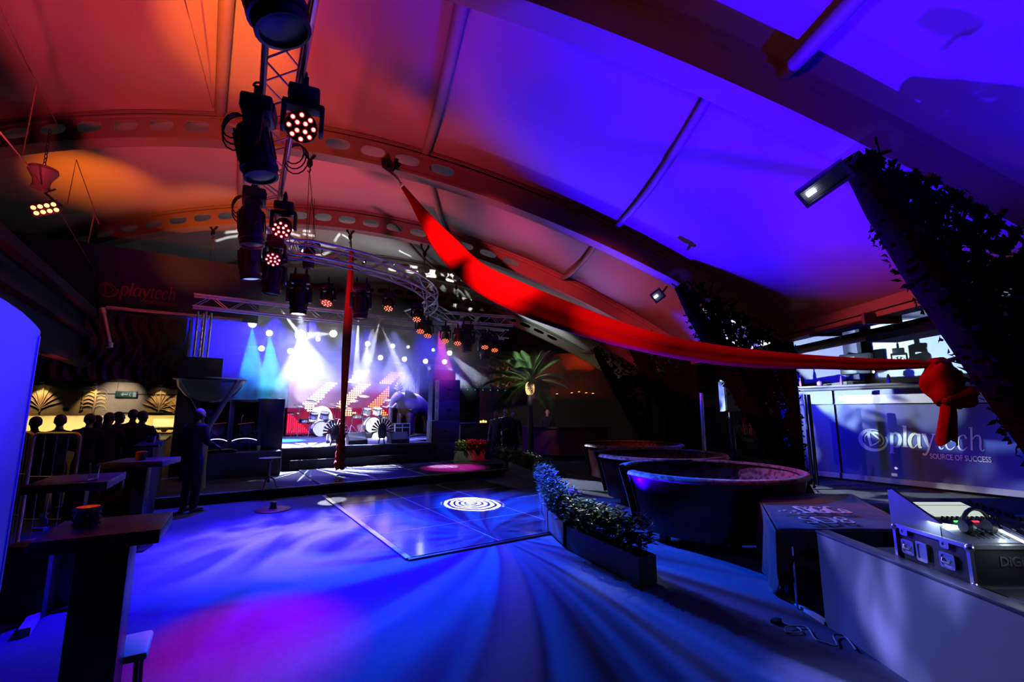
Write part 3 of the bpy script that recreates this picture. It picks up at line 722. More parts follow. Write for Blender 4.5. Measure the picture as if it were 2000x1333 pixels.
mb = MB(); mb.box(ST(-4.95, 5.1, 1.13), (4.2, .8, .04), rz=EA); tag(mb.build('hatch_shelf', mat('hatch_wood', (.4, .25, .1), .5)), 'wooden shelf of the yellow serving hatch', 'shelf')
mb = MB(); mb.box(ST(-3.05, 5.42, 1.4), (.5, .04, .2), rz=EA); mb.box(ST(-3.05, 5.4, 1.28), (.55, .05, .02), rz=EA)
tag(mb.build('menu_board', mat('white_board', (.85, .85, .8), .5)), 'white board on the back of the yellow hatch', 'board')
p = ST(-3.02, 5.0, 1.15); mb = MB(); mb.lathe([(0, .0), (.04, .005), (.085, .06), (.095, .1), (.088, .1), (.075, .06), (0, .02)], 16, Matrix.Translation(p)); tag(mb.build('bowl', BLACK), 'small dark bowl on the yellow hatch shelf', 'bowl')
p = ST(-3.35, 4.95, 1.15); mb = MB(); mb.box(p+Vector((0, 0, .05)), (.16, .12, .1), rz=EA, bev=.01); tag(mb.build('napkin_box', BLACK), 'small dark box beside the bowl on the hatch shelf', 'box')
for a, lab in ((-5.35, 'small downlight over the leftmost leaf relief'), (-4.42, 'small downlight over the scrolling leaf relief'), (-3.15, 'small downlight over the leaf relief above the yellow hatch'), (-2.68, 'small downlight over the rightmost leaf relief')):
    t = thing('downlight', lab, 'lamp', ST(a, 4.42, 2.41), EA, 'bar downlights'); mb = MB(); mb.lathe([(0, .03), (.045, .03), (.05, -.04), (.04, -.045), (.036, -.02), (0, -.02)], 14); h = mb.build('housing', BLACK, t)
    mb = MB(); mb.lathe([(.034, -.022), (0, -.03)], 12); mb.build('bulb', emat('bulb_warm', WARM, 12), h)
    spot(ST(a, 4.38, 2.35), ST(a, 4.56, 1.7), (1, .6, .2), 26, 75, .6, .02)
areal(ST(-4.3, 5.0, 1.58), ST(-4.3, 5.2, 1.0), (1, .74, .25), 34, 4.0, .1)
spot(ST(-3.9, 3.6, 2.4), ST(-3.95, 4.6, 2.0), (1, .9, .75), 45, 60, .8, .02)
# exit sign
t = thing('exit_sign', 'small dark green exit sign with running figure hung on the relief wall', 'sign', (0, 0, 0))
M = wallM(ST(-3.83, 4.5, 2.12), E1, -E2); mb = MB(); mb.box((0, 0, 0), (.42, .16, .03), M=M, bev=.006); mb.build('panel', mat('exit_green', (.0, .03, .025), .5), t)
mb = MB(); mb.box((.16, 0, .018), (.06, .12, .004), M=M); mb.box((-.02, .0, .018), (.1, .025, .004), M=M); mb.prism([[(-.11, 0), (-.06, .04), (-.06, -.04)]], M@Matrix.Translation((0, 0, .02)), .004); mb.sph((.075, .035, .018), .014, 8, M); mb.tube([M@Vector(v) for v in ((.07, .02, .018), (.06, -.015, .018), (.085, -.04, .018))], .01, 6); mb.build('pictogram', mat('exit_white', (.3, .4, .36), .5), t)
mb = MB(); mb.cyl(M@Vector((-.18, .08, 0)), M@Vector((-.18, .3, 0)), .004, seg=6); mb.build('rod', BLACKM, t)
mb = MB(); mb.box(ST(-4.9, 4.54, 1.86), (.19, .01, .14), rz=EA); tag(mb.build('notice', mat('paper_grey', (.5, .52, .55), .6)), 'pale paper notice on the relief wall behind the bar crowd', 'notice')
# bar counter running toward the camera
BARW = mat('dark_wood', (.05, .03, .03), .25, noise=(6, .3), coat=.5)
t = thing('bar_counter', 'long dark bar counter with glossy top running toward the bar crowd', 'bar', (0, 0, 0))
c0 = Vector((-5.3, 6.75, 0)); c1 = Vector((-6.95, 9.2, 0)); mid = (c0+c1)/2; L_ = (c1-c0).length; rz_ = math.atan2((c1-c0).y, (c1-c0).x)
mb = MB(); mb.box((mid.x, mid.y, 1.2), (L_, .3, .05), rz=rz_, bev=.01); mb.build('worktop', BARW, t)
mb = MB(); mb.box((mid.x, mid.y, .59), (L_-.1, .16, 1.17), rz=rz_); mb.build('front', mat('bar_front', (.02, .014, .016), .6), t)
GLASS = mat('drink_glass', (.9, .92, 1), .03, trans=1.0, ior=1.3)
def tumbler(label, p, r=.035, h=.12, m=None, group='glasses on the bar tables'):
    mb = MB(); mb.lathe([(0, .0), (r*.85, 0), (r, h), (r*.92, h), (r*.78, .012), (0, .012)], 16, Matrix.Translation(Vector(p))); tag(mb.build('drinking_glass', m or GLASS), label, 'glass', group)
tumbler('glass on the far end of the bar counter', c0.lerp(c1, .72)+Vector((0, 0, 1.225)), .04, .1); tumbler('pale folded napkin glass at the near end of the bar counter', c0.lerp(c1, .25)+Vector((0, 0, 1.225)), .06, .09, mat('frosted', (.6, .5, .75), .4)); tumbler('small glass halfway along the bar counter', c0.lerp(c1, .5)+Vector((.05, 0, 1.225)), .03, .08)
# ---------------------------------------------------------------- poseur tables
TTOP = mat('table_laminate', (.05, .032, .036), .38, noise=(40, .35)); TLEG = mat('table_black', (.008, .008, .01), .35)
CANDLE = mat('red_glass', (.5, .05, .03), .15, noise=(60, .6), spec=.8)
def poseur(label, c, w, d, rz, h=1.1, col=.2):
    t = thing('poseur_table', label, 'table', (c[0], c[1], 0), rz, 'tall bar tables at the left')
    mb = MB(); mb.box((0, 0, h-.035), (w, d, .07), bev=.004); mb.build('table_top', TTOP, t)
    mb = MB(); mb.box((0, 0, (h-.07)/2+.01), (col, col, h-.09), bev=.006); mb.build('column', TLEG, t)
    mb = MB(); mb.box((0, 0, .012), (col*2.2, col*2.2, .024), bev=.006); mb.build('base_plate', TLEG, t)
    return t
def candle_holder(label, p, r=.055, h=.105):
    t = thing('candle_holder', label, 'candle holder', p, 0, 'red glass candle holders')
    mb = MB(); mb.lathe([(0, 0), (r*.92, 0), (r, .01), (r, h), (r*.9, h), (r*.86, .015), (0, .015)], 24)
    for i in range(14):
        for j in range(4): mb.sph((r*math.cos(2*PI*(i+.5*(j % 2))/14), r*math.sin(2*PI*(i+.5*(j % 2))/14), .018+.024*j), .0075, 6)
    mb.build('glass_cup', CANDLE, t)
    mb = MB(); mb.lathe([(0, .016), (r*.6, .016), (r*.6, .05), (0, .05)], 14); mb.build('candle', mat('wax', (.8, .5, .3), .5), t)
    pointl(Vector(p)+Vector((0, 0, h*.7)), (1, .4, .1), .12, .01)
poseur('nearest tall table with red beaded candle holder, cut by the lower left of the photo', (-2.2, 2.62), .5, .5, R(30), 1.1, .22)
candle_holder('red beaded glass candle holder on the nearest tall table', (-2.3, 2.58, 1.1))
t = thing('table_number', 'pale figure 5 standing on the nearest tall table', 'table number', (0, 0, 0)); mb = MB(); M = wallM((-2.47, 2.5, 1.13), (1, .2, 0), (.2, -1, .0)); ribbon(mb, [(.03, .055), (0, .052), (-.004, .03), (.022, .03), (.028, .01), (.018, -.008), (-.012, -.014)], [.006, .007, .006, .01, .012, .01, .004], 6, M, .004); mb.build('numeral', mat('number_white', (.75, .75, .8), .4), t)
mb = MB(); mb.box((-2.465, 2.5, 1.108), (.06, .03, .014)); mb.build('foot', mat('number_white'), t)
poseur('tall table with red candle holder in front of the bald person', (-4.72, 6.0), .62, .62, R(18), 1.1, .14)
candle_holder('red beaded candle holder on the tall table before the bald person', (-4.72, 5.95, 1.1))
poseur('tall table with an empty glass, between the gold cage and the bald person', (-4.0, 4.35), .55, .75, R(30), 1.1, .14)
tumbler('empty clear glass with blue glint on the tall table behind the nearest one', (-3.78, 4.25, 1.1), .04, .15)
# gold roll cage
GOLDT = mat('brassy_tube', (.75, .55, .2), .3, metal=1.0)
for (x0, x1, Y, lab) in ((67, 158, 5.2, 'brassy wire roll cage panel standing behind the nearest tall table'), (40, 66, 5.4, 'second brassy cage frame mostly hidden by the blue lit panel')):
    pl = atY(x0, 847, Y); pr = atY(x1, 849, Y); w_ = (pr-pl).length; h = 1.47
    t = thing('roll_cage', lab, 'cage', (pl.x, Y, 0), 0, 'brassy cage frames'); r = .07
    pts = [(0, 0, .03), (0, 0, h-r)]+[(r-r*math.cos(a), 0, h-r+r*math.sin(a)) for a in [R(x) for x in (22, 45, 68, 90)]]+[(w_-r+r*math.sin(a), 0, h-r+r*math.cos(a)) for a in [R(x) for x in (0, 22, 45, 68, 90)]]+[(w_, 0, .03)]
    mb = MB(); mb.tube(pts, .017, 10); mb.build('frame', GOLDT, t)
    mb = MB()
    for k in range(1, 4): mb.cyl((w_*k/4, 0, .05), (w_*k/4, 0, h-.01), .004, seg=6)
    for z in (.12, .55, 1.0): mb.cyl((0, 0, z), (w_, 0, z), .004, seg=6)
    mb.build('wire_grid', mat('cage_wire', (.3, .22, .18), .4, metal=1), t)
    mb = MB()
    for x in (0, w_): mb.lathe([(0, 0), (.03, 0), (.03, .03), (0, .03)], 10, Matrix.Translation((x, 0, 0)))
    mb.build('foot', BLACK, t)
# blue lit white panel at the left edge
PANEL = mat('white_gloss_panel', (.7, .72, .8), .5, noise=(.9, .12))
t = thing('display_panel', 'tall white glossy panel with sloping top at the left edge, lit blue', 'panel', (0, 0, 0))
p1 = Vector((-3.1, 2.95, 0)); dv = Vector((.55, -.835, 0)); nrm = Vector((.835, .55, 0)); M = wallM(p1, dv, nrm)
out = [(0, 0), (2.2, 0), (2.2, 2.32)]+[(1.6, 2.32), (1.0, 2.315), (.6, 2.305), (.4, 2.295), (.22, 2.275), (.08, 2.255), (0, 2.235)]
mb = MB(); mb.prism([out], M, .12); mb.build('face_panel', PANEL, t, smooth=0)
mb = MB(); mb.box((.02, 1.1, .004), (.02, 2.2, .006), M=M); mb.build('edge_strip', PANEL, t)
mb = MB(); mb.grid(lambda u, v: M@Vector((.42+u*.5, 1.06+v*.24-.05*u-.04*math.sin(u*3), .012+.05*math.sin(v*PI)*u)), 8, 8); tag(mb.build('reflection_sheet', mat('mint_reflection', (.55, .8, .7), .5), solid=.006), 'pale mint sheet standing in for a reflection low on the white panel', 'cloth')  # curved sheet added as the pale reflection on the panel
# pink lit bench edge and crates beside the panel
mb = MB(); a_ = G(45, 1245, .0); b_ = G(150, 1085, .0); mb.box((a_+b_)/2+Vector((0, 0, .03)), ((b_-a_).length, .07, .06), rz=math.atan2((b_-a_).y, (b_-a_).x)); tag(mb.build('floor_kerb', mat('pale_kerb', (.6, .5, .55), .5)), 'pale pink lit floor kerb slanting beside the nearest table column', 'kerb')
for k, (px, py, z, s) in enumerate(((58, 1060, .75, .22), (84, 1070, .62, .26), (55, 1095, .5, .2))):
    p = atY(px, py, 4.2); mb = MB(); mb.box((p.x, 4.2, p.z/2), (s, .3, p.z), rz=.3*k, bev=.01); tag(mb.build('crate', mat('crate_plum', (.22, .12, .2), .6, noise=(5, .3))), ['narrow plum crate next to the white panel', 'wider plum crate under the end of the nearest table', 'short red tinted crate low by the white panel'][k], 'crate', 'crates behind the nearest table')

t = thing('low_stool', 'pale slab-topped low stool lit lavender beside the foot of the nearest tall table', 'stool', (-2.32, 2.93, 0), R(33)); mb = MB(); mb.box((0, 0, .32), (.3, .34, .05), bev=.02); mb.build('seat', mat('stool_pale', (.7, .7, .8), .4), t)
for x in (-.11, .11):
    for y in (-.13, .13): mb = MB(); mb.cyl((x, y, 0), (x*.9, y*.9, .3), .014, seg=8); mb.build('leg', BLACKM, t)
# ================================================================ dance floor + low stage
GLOSS = mat('gloss_floor', (.12, .12, .17), .13, spec=.9, noise=(1.6, .35), bump=(2.5, .05))
SEAM = mat('white_seam', (.75, .75, .8), .4)
ALUE = mat('pale_edge_trim', (.8, .78, .8), .35)
t = thing('dance_floor', 'square glossy dance floor of large panels lying on the blue lit carpet', 'dance floor', ST(0, 0, 0), EA)
A0, A1, B0, B1 = .05, 3.7, -5.05, -.32
mb = MB(); mb.box(((A0+A1)/2, (B0+B1)/2, .013), (A1-A0, B1-B0, .026)); mb.build('panel_deck', GLOSS, t)
mb = MB()
for k in range(1, 4): mb.box(((A0+A1)/2, B0+(B1-B0)*k/4, .0265), (A1-A0, .012, .003))
for k in range(1, 3): mb.box((A0+1.21*k, (B0+B1)/2, .0265), (.012, B1-B0, .003))
mb.build('seams', SEAM, t)
mb = MB(); mb.box((A0-.035, (B0+B1)/2, .012), (.07, B1-B0, .022)); mb.build('side_ramp', ALUE, t)
mb = MB(); mb.box(((A0+A1)/2, B0-.03, .01), (A1-A0+.1, .06, .02)); mb.build('front_ramp', mat('ramp_black', (.01, .01, .012), .3), t)
t = thing('low_stage', 'low platform with glossy dance surface and bright front edge below the main stage', 'stage', ST(0, 0, 0), EA)
mb = MB(); mb.box((2.3, 1.4, .18), (4.6, 2.8, .04)); mb.build('gloss_top', GLOSS, t)
mb = MB(); mb.box((2.3, -.02, .185), (4.62, .05, .04)); mb.build('front_trim', ALUE, t)
mb = MB(); mb.box((2.3, 1.4, .08), (4.56, 2.76, .16)); mb.build('skirt', CLOTHK, t)
mb = MB(); mb.box((5.0, 2.0, .1), (.8, 1.6, .2)); mb.build('side_deck', mat('stage_carpet', (.03, .03, .04), .9, bump=(90, .4)), t)
mb = MB()
mb.box((2.3, 1.4, .2015), (4.6, .01, .003)); mb.box((1.2, 1.4, .2015), (.01, 2.8, .003)); mb.box((2.4, 1.4, .2015), (.01, 2.8, .003)); mb.box((3.6, 1.4, .2015), (.01, 2.8, .003)); mb.build('seams', SEAM, t)
t = thing('carpet_platform', 'black carpeted platform left of the glossy low stage with a thin lit edge', 'stage', ST(0, 0, 0), EA)
mb = MB(); mb.box((-2.0, 1.5, .09), (3.98, 3.0, .18)); mb.build('deck', mat('stage_carpet', (.03, .03, .04), .9, bump=(90, .4)), t)
mb = MB(); mb.box((-2.0, -.015, .188), (3.98, .03, .014)); mb.build('edge_trim', ALUE, t)
t = thing('main_stage', 'raised black main stage behind the low platform', 'stage', ST(0, 0, 0), EA)
mb = MB(); mb.box((1.7, 3.7, .72), (4.2, 1.4, .06)); mb.box((2.6, 7.0, .72), (6.0, 5.2, .06)); mb.build('deck', mat('stage_carpet'), t)
mb = MB(); mb.box((1.7, 3.7, .345), (4.16, 1.36, .69)); mb.box((2.6, 7.0, .345), (5.96, 5.16, .69)); mb.build('skirt', mat('stage_skirt', (.012, .013, .02), .8, bump=(20, .3)), t)
mb = MB(); mb.box((1.7, 2.98, .72), (4.2, .03, .05)); mb.build('front_trim', mat('dark_trim', (.12, .12, .14), .5), t)
mb = MB(); mb.box(ST(1.8, 2.88, .32), (4.0, .16, .24), rz=EA); tag(mb.build('stage_step', CLOTHK), 'long black step along the front of the main stage', 'step')
# back drop of the stage
mb = MB()
mb.grid(lambda u, v: ST(-2.7+u*9.2, 10.2+.05*math.sin(u*110), .2+v*6.6), 110, 6); tag(mb.build('stage_backdrop', mat('stage_drape', (.014, .014, .025), .9)), 'dark draped backdrop behind the stage and screen', 'curtain')
mb = MB(); mb.grid(lambda u, v: ST(-2.65+.05*math.sin(u*60), 3.75+u*6.3, .2+v*3.9), 60, 6); tag(mb.build('side_drape', mat('stage_drape')), 'dark side drape at the left of the stage lit deep blue', 'curtain')
# ---------------------------------------------------------------- LED screen
def scr(px, py): # pixel of the screen picture -> panel coordinates (a, z)
    r = ray(px, py); n = E2; p0 = ST(0, 9.36); c = Vector((0, 0, EYE)); k = (p0-c).dot(n)/r.dot(n); p = c+r*k; d = p-SO; return (d.dot(E1), p.z)
def cp(x, y): return scr(540+x/7.692, 720+y/7.692)
def inside(p, poly):
    c = False; n = len(poly)
    for i in range(n):
        (x1, y1), (x2, y2) = poly[i], poly[i-1]
        if (y1 > p[1]) != (y2 > p[1]) and p[0] < (x2-x1)*(p[1]-y1)/(y2-y1)+x1: c = not c
    return c
t = thing('led_screen', 'wide LED screen with red ground and glowing chevrons of dots behind the drums', 'screen', (0, 0, 0))
M = wallM(ST(0, 9.36, 0), E1, -E2)
RG = bpy.data.materials.new('screen_red'); RG.use_nodes = True; N, L = nt(RG)
b = N['Principled BSDF']; b.inputs['Base Color'].default_value = (.02, .01, .015, 1); b.inputs['Roughness'].default_value = .5
tc = N.new('ShaderNodeTexCoord'); ns = N.new('ShaderNodeTexNoise'); ns.inputs['Scale'].default_value = .9; cr = N.new('ShaderNodeValToRGB')
cr.color_ramp.elements[0].position = .35; cr.color_ramp.elements[0].color = (.22, .0, .10, 1); cr.color_ramp.elements[1].position = .65; cr.color_ramp.elements[1].color = (.75, .01, .06, 1)
L.new(tc.outputs['Object'], ns.inputs['Vector']); L.new(ns.outputs['Fac'], cr.inputs['Fac']); L.new(cr.outputs['Color'], b.inputs['Emission Color']); b.inputs['Emission Strength'].default_value = .55
mb = MB(); mb.box((2.5, 1.86, -.03), (4.0, 2.14, .06), M=M); mb.build('lower_panel', RG, t)
mb = MB(); mb.box((3.75, 3.2, -.03), (2.9, .54, .06), M=M); mb.build('upper_panel', RG, t)
mb = MB(); mb.box((2.5, .765, -.02), (4.05, .06, .1), M=M); mb.build('base_rail', BLACK, t)
CH = [([(760, 205), (945, 205), (570, 560), (750, 730), (545, 730), (365, 560)], 0), ([(1240, 230), (1420, 235), (1070, 560), (1240, 720), (1050, 720), (885, 560)], 1), ([(1190, 40), (1395, 45), (1220, 215), (1050, 215)], 0), ([(1710, 65), (1895, 75), (1725, 235), (1540, 230)], 1), ([(1690, 270), (1690, 430), (1560, 560), (1670, 700), (1665, 770), (1550, 740), (1370, 570)], 2)]
EM = [emat('dots_white', (1, .88, .66), 5), emat('dots_yellow', (1, .62, .25), 4), emat('dots_orange', (1, .27, .03), 2.6)]
for k in range(3):
    mb = MB(); pols = [[cp(*p) for p in poly] for poly, kk in CH if kk == k]
    pit = .092
    for i in range(70):
        for j in range(40):
            a_, z_ = .5+pit*i, .8+pit*j
            if any(inside((a_, z_), po) for po in pols): mb.lathe([(.036, 0.0), (.036, .004), (0, .004)], 8, M @ Matrix.Translation((a_, z_, 0)))
    mb.build('chevron_dots', EM[k], t)
mb = MB(); tri = [cp(185, 660), cp(500, 960), cp(155, 965)]
for i in range(16):
    a_ = .55+i*.075; zs = [.82+.02*j for j in range(50) if inside((a_, .82+.02*j), tri)]
    if zs: mb.box((a_, (zs[0]+zs[-1])/2, .002), (.045, zs[-1]-zs[0]+.02, .006), M=M)
mb.build('red_bars', emat('bars_red', (1, .01, .04), 2.2), t)
c_ = cp(670, 760); mb = MB(); mb.lathe([(.52, .0), (.52, .003), (0, .003)], 32, M @ Matrix.Translation((c_[0], c_[1], -.001)) @ Matrix.Diagonal((.85, 1, 1, 1))); mb.build('white_disc', emat('disc_white', (1, .95, .9), 1.6), t)
# ---------------------------------------------------------------- drums
CHROME = mat('chrome', (.75, .76, .8), .12, metal=1.0); DRUMW = mat('drum_white', (.8, .78, .76), .25, coat=.5); DHEAD = mat('drum_skin', (.85, .84, .8), .5); CYM = mat('cymbal_brass', (.7, .5, .2), .25, metal=1.0)
def drumkit(label, loc, rz, main=True):
    t = thing('drum_kit', label, 'drum kit', loc, rz, 'drum kits on the stage')
    def drum(name, M, r, d, shell=DRUMW):
        mb = MB(); mb.lathe([(r, 0), (r, d)], 24, M); o = mb.build(name, shell, t)
        mb = MB()
        for z in (0, d): mb.lathe([(r, z-.012), (r+.018, z-.012), (r+.018, z+.012), (r, z+.012)], 24, M)
        for k in range(8): mb.cyl(M@Vector((r*1.03*math.cos(k*PI/4), r*1.03*math.sin(k*PI/4), 0)), M@Vector((r*1.03*math.cos(k*PI/4), r*1.03*math.sin(k*PI/4), d)), .006, seg=5)
        mb.build('hoops', CHROME, o)
        mb = MB()
        for z in (0, d): mb.lathe([(0, z), (r, z)], 24, M)
        mb.build('drum_head', DHEAD, o)
    Rx = Matrix.Rotation(PI/2, 4, 'X')
    drum('bass_drum', Matrix.Translation((0, .2, .3)) @ Rx, .28, .42)
    drum('rack_tom', Matrix.Translation((-.2, .05, .68)) @ Matrix.Rotation(R(18), 4, 'X'), .15, .2); drum('rack_tom', Matrix.Translation((.2, .05, .68)) @ Matrix.Rotation(R(18), 4, 'X'), .16, .22)
    drum('floor_tom', Matrix.Translation((.52, .35, .25)), .2, .36); drum('snare_drum', Matrix.Translation((-.42, .4, .52)), .18, .14)
    mb = MB()
    for x, y, z in ((-.7, .1, 1.18), (.62, .05, 1.22), (-.35, -.05, 1.35), (.85, .4, 1.1), (-.8, .45, .9)):
        mb.cyl((x, y, .25), (x, y, z), .011, seg=8)
        for k in range(3): mb.cyl((x, y, .3), (x+.24*math.cos(k*2.1), y+.24*math.sin(k*2.1), .01), .009, seg=6)
    for x, y in ((.4, .25), (.66, .3), (.55, .52)): mb.cyl((x, y, .0), (x, y, .5), .009, seg=6)
    mb.build('stands', CHROME, t)
    for k, (x, y, z) in enumerate(((-.7, .1, 1.18), (.62, .05, 1.22), (-.35, -.05, 1.35), (.85, .4, 1.1), (-.8, .45, .9))):
        mb = MB(); mb.lathe([(.22, -.02), (.1, .0), (.04, .015), (.0, .03)], 24, Matrix.Translation((x, y, z)) @ Matrix.Rotation(R(14), 4, 'X')); mb.build('cymbal', CYM, t, solid=.004)
    mb = MB(); mb.lathe([(0, .46), (.16, .46), (.17, .5), (.15, .54), (0, .54)], 18, Matrix.Translation((0, .75, 0))); mb.cyl((0, .75, 0), (0, .75, .46), .02); mb.build('drum_stool', BLACK, t)
mb = MB(); mb.box(ST(3.0, 7.0, .83), (1.9, 1.6, .16), rz=EA); tag(mb.build('drum_riser', CLOTHK), 'low black riser under the right drum kit', 'riser')
drumkit('right drum kit with white shells glaring in front of the LED screen', ST(3.0, 6.7, .91), EA)
drumkit('left drum kit in front of the white disc on the screen', ST(1.45, 8.2, .75), EA+.2)
mb = MB(); mb.lathe([(0, 0), (.2, 0), (.24, .04), (.17, .22), (.08, .27), (0, .28)], 18, Matrix.Translation(ST(2.95, 5.6, .75))); tag(mb.build('floor_lamp_dome', emat('dome_white', (.9, .95, 1), 6)), 'white glowing dome lamp on the stage below the right drum kit', 'lamp')
# shell-backed stands
SHELL = mat('shell_bronze', (.2, .14, .13), .5, noise=(8, .3))
for a, lab in ((.95, 'left fan-shaped shell stand on a post at the front of the stage'), (2.3, 'right fan-shaped shell stand on a post at the front of the stage')):
    t = thing('shell_stand', lab, 'stand', ST(a, 3.25, .75), EA, 'fan-shaped shell stands')
    mb = MB()
    for i in range(13):
        an = R(-100+200*i/12); x, z = math.sin(an), math.cos(an)
        mb.tube([(x*.06, 0, .38+z*.06), (x*.2, -.03, .38+z*.2), (x*.33, -.06, .38+z*.36)], [.012, .022, .032], 8)
    mb.build('fan_back', SHELL, t)
    mb = MB(); mb.lathe([(0, .15), (.1, .16), (.13, .3), (.11, .52), (.05, .6), (0, .6)], 14); mb.build('core', mat('shell_core', (.06, .06, .1), .6), t)
    mb = MB()
    for x in (-.09, .09): mb.cyl((x, .04, 0), (x*.6, 0, .2), .02, seg=8)
    mb.build('leg', SHELL, t)
def wedge(label, p, rz, s=1.0, name='stage_monitor'):
    t = thing(name, label, 'speaker', p, rz, 'wedge monitors on the stage'); mb = MB(); mb.prism([[(-.22*s, 0), (.22*s, 0), (.22*s, .1*s), (.02*s, .33*s), (-.22*s, .3*s)]], Matrix(((0, 0, 1, .28*s), (-1, 0, 0, 0), (0, 1, 0, 0), (0, 0, 0, 1))), .56*s); mb.build('cabinet', mat('speaker_box', (.045, .03, .04), .6), t)
    mb = MB(); F = Matrix.Translation((0, -.115*s, .215*s)) @ Matrix.Rotation(R(49), 4, 'X'); mb.box((0, 0, .005), (.5*s, .27*s, .012), M=F); mb.build('grille', mat('grille', (.03, .03, .035), .5, bump=(300, .5)), t)
wedge('wedge monitor at the right front of the stage near the shell stand', ST(2.85, 3.4, .75), EA); wedge('wedge monitor beside the hanging red silk', ST(1.6, 3.5, .75), EA+.1); wedge('small wedge monitor deeper on the stage below the drums', ST(1.2, 4.4, .75), EA-.2, .8)
t = thing('amplifier_case', 'white framed amplifier case at the right of the LED screen', 'amplifier', ST(3.9, 6.1, .75), EA)
mb = MB(); mb.box((0, 0, .26), (.56, .35, .5), bev=.01); mb.build('case', BLACK, t)
mb = MB()
for x in (-.28, 0, .28): mb.box((x, -.18, .26), (.03, .02, .5))
for z in (.02, .36, .5): mb.box((0, -.18, z), (.58, .02, .03))
mb.build('frame', DRUMW, t)
# ---------------------------------------------------------------- elephant prop
ELE = mat('elephant_hide', (.2, .11, .1), .7, noise=(5, .25), bump=(14, .35))
t = thing('elephant_statue', 'brown elephant statue with crested headdress in the haze right of the screen', 'statue', ST(4.55, 6.6, .75), EA+R(200))
ch = [[((-.5, 0, 1.15), (.38, .42)), ((-.1, 0, 1.2), (.46, .5)), ((.3, 0, 1.22), (.4, .46)), ((.62, 0, 1.42), (.2, .24)), ((.78, 0, 1.5), (.24, .27)), ((.95, 0, 1.38), .14), ((1.04, 0, 1.1), .1), ((1.08, 0, .75), .08), ((1.06, 0, .4), .065), ((1.12, 0, .2), .05)],
      [('@', 0, 0), ((-.5, .26, .85), .2), ((-.52, .28, .45), .15), ((-.5, .28, .05), .16)], [('@', 0, 0), ((-.5, -.26, .85), .2), ((-.46, -.28, .45), .15), ((-.48, -.28, .05), .16)],
      [('@', 0, 2), ((.36, .25, .85), .19), ((.36, .27, .45), .15), ((.37, .27, .05), .16)], [('@', 0, 2), ((.34, -.25, .85), .19), ((.36, -.27, .45), .15), ((.33, -.27, .05), .16)],
      [('@', 0, 0), ((-.92, 0, 1.0), .04), ((-.96, 0, .6), .025)]]
obj_from('body', skin_mesh(ch, 2), ELE, t)
for s in (-1, 1):
    mb = MB(); mb.grid(lambda u, v: Vector((.62-.5*u*math.sin(PI*(.15+.75*v)), s*(.22+.12*u+.05*math.sin(v*9)*u), 1.78-.75*v-.1*u)), 8, 12); mb.build('ear', ELE, t, solid=.03)
    mb = MB(); mb.tube([(.95, s*.13, 1.22), (1.15, s*.16, 1.08), (1.35, s*.14, 1.12)], [.04, .03, .012], 8); mb.build('tusk', mat('ivory', (.7, .65, .55), .4), t)
mb = MB()
for i in range(7):
    an = R(-75+25*i); mb.tube([(.74, 0, 1.72), (.74, .14*math.sin(an), 1.74+.2*math.cos(an)), (.74, .3*math.sin(an), 1.74+.3*math.cos(an))], [.03, .05, .012], 8)
mb.build('headdress', mat('headdress_gold', (.55, .45, .25), .35, metal=.6), t)
# ---------------------------------------------------------------- loudspeakers
SPK = mat('speaker_grey', (.09, .09, .11), .6, bump=(150, .15)); CONE = mat('speaker_cone', (.02, .02, .022), .5)
def spk(label, a, b, z, w, d, h, kind):
    t = thing('loudspeaker', label, 'speaker', ST(a, b, z), EA+R(-12), 'loudspeaker stack right of the stage')
    mb = MB(); mb.box((0, 0, h/2), (w, d, h), bev=.012); mb.build('cabinet', SPK, t)
    mb = MB()
    n = 1 if kind == 'sub' else 2
    for k in range(n):
        M = Matrix.Translation((-w/2, -d*.05, h*(k+.5)/n)) @ Matrix.Rotation(-PI/2, 4, 'Y'); r = min(d, h/n)*.36
        mb.lathe([(r, .0), (r, .012), (r*.9, .012), (r*.4, -.03), (0, -.02)], 18, M)
    mb.build('driver', CONE, t)
    mb = MB(); mb.box((0, -d/2-.004, h*.5), (.12, .012, .05)); mb.build('handle', BLACKM, t)
spk('bottom subwoofer of the loudspeaker stack', 4.35, 3.5, .0, .95, .8, .72, 'sub'); spk('second subwoofer of the loudspeaker stack', 4.38, 3.5, .72, .9, .8, .68, 'sub')
spk('lower full-range box of the loudspeaker stack', 4.5, 3.45, 1.4, .7, .6, .66, 'top'); spk('topmost full-range box of the loudspeaker stack', 4.5, 3.45, 2.06, .7, .6, .66, 'top')
mb = MB(); mb.box(ST(5.1, 5.2, 1.98), (.9, .4, 2.46), rz=EA); tag(mb.build('tower_screen', mat('tower_cloth', (.04, .045, .07), .8)), 'tall blue lit cloth tower behind the loudspeaker stack', 'tower')
t = thing('side_desk', 'dark desk with small gold lamps right of the loudspeaker stack', 'desk', ST(5.75, 3.9, 0), EA)
mb = MB(); mb.box((0, 0, .62), (1.35, .7, 1.24), bev=.02); mb.build('body', mat('desk_black', (.015, .016, .025), .5), t); mb = MB(); mb.box((0, 0, 1.27), (1.42, .78, .05), bev=.01); mb.build('worktop', BLACK, t)
mb = MB(); mb.cyl((.67, -.4, 0), (.67, -.4, 1.3), .025, seg=10); mb.build('corner_post', STEEL, t)
for k in range(3):
    p = ST(5.95+.1*k, 3.75, 1.3); mb = MB(); mb.lathe([(0, 0), (.03, 0), (.035, .06+.02*(k % 2)), (0, .07+.02*(k % 2))], 10, Matrix.Translation(p)); tag(mb.build('gold_lamp', emat('gold_glow', (1, .5, .12), 2.5)), ['left of the three tiny gold lamps on the dark desk', 'middle of the three tiny gold lamps on the dark desk', 'right of the three tiny gold lamps on the dark desk'][k], 'lamp', 'tiny gold lamps')
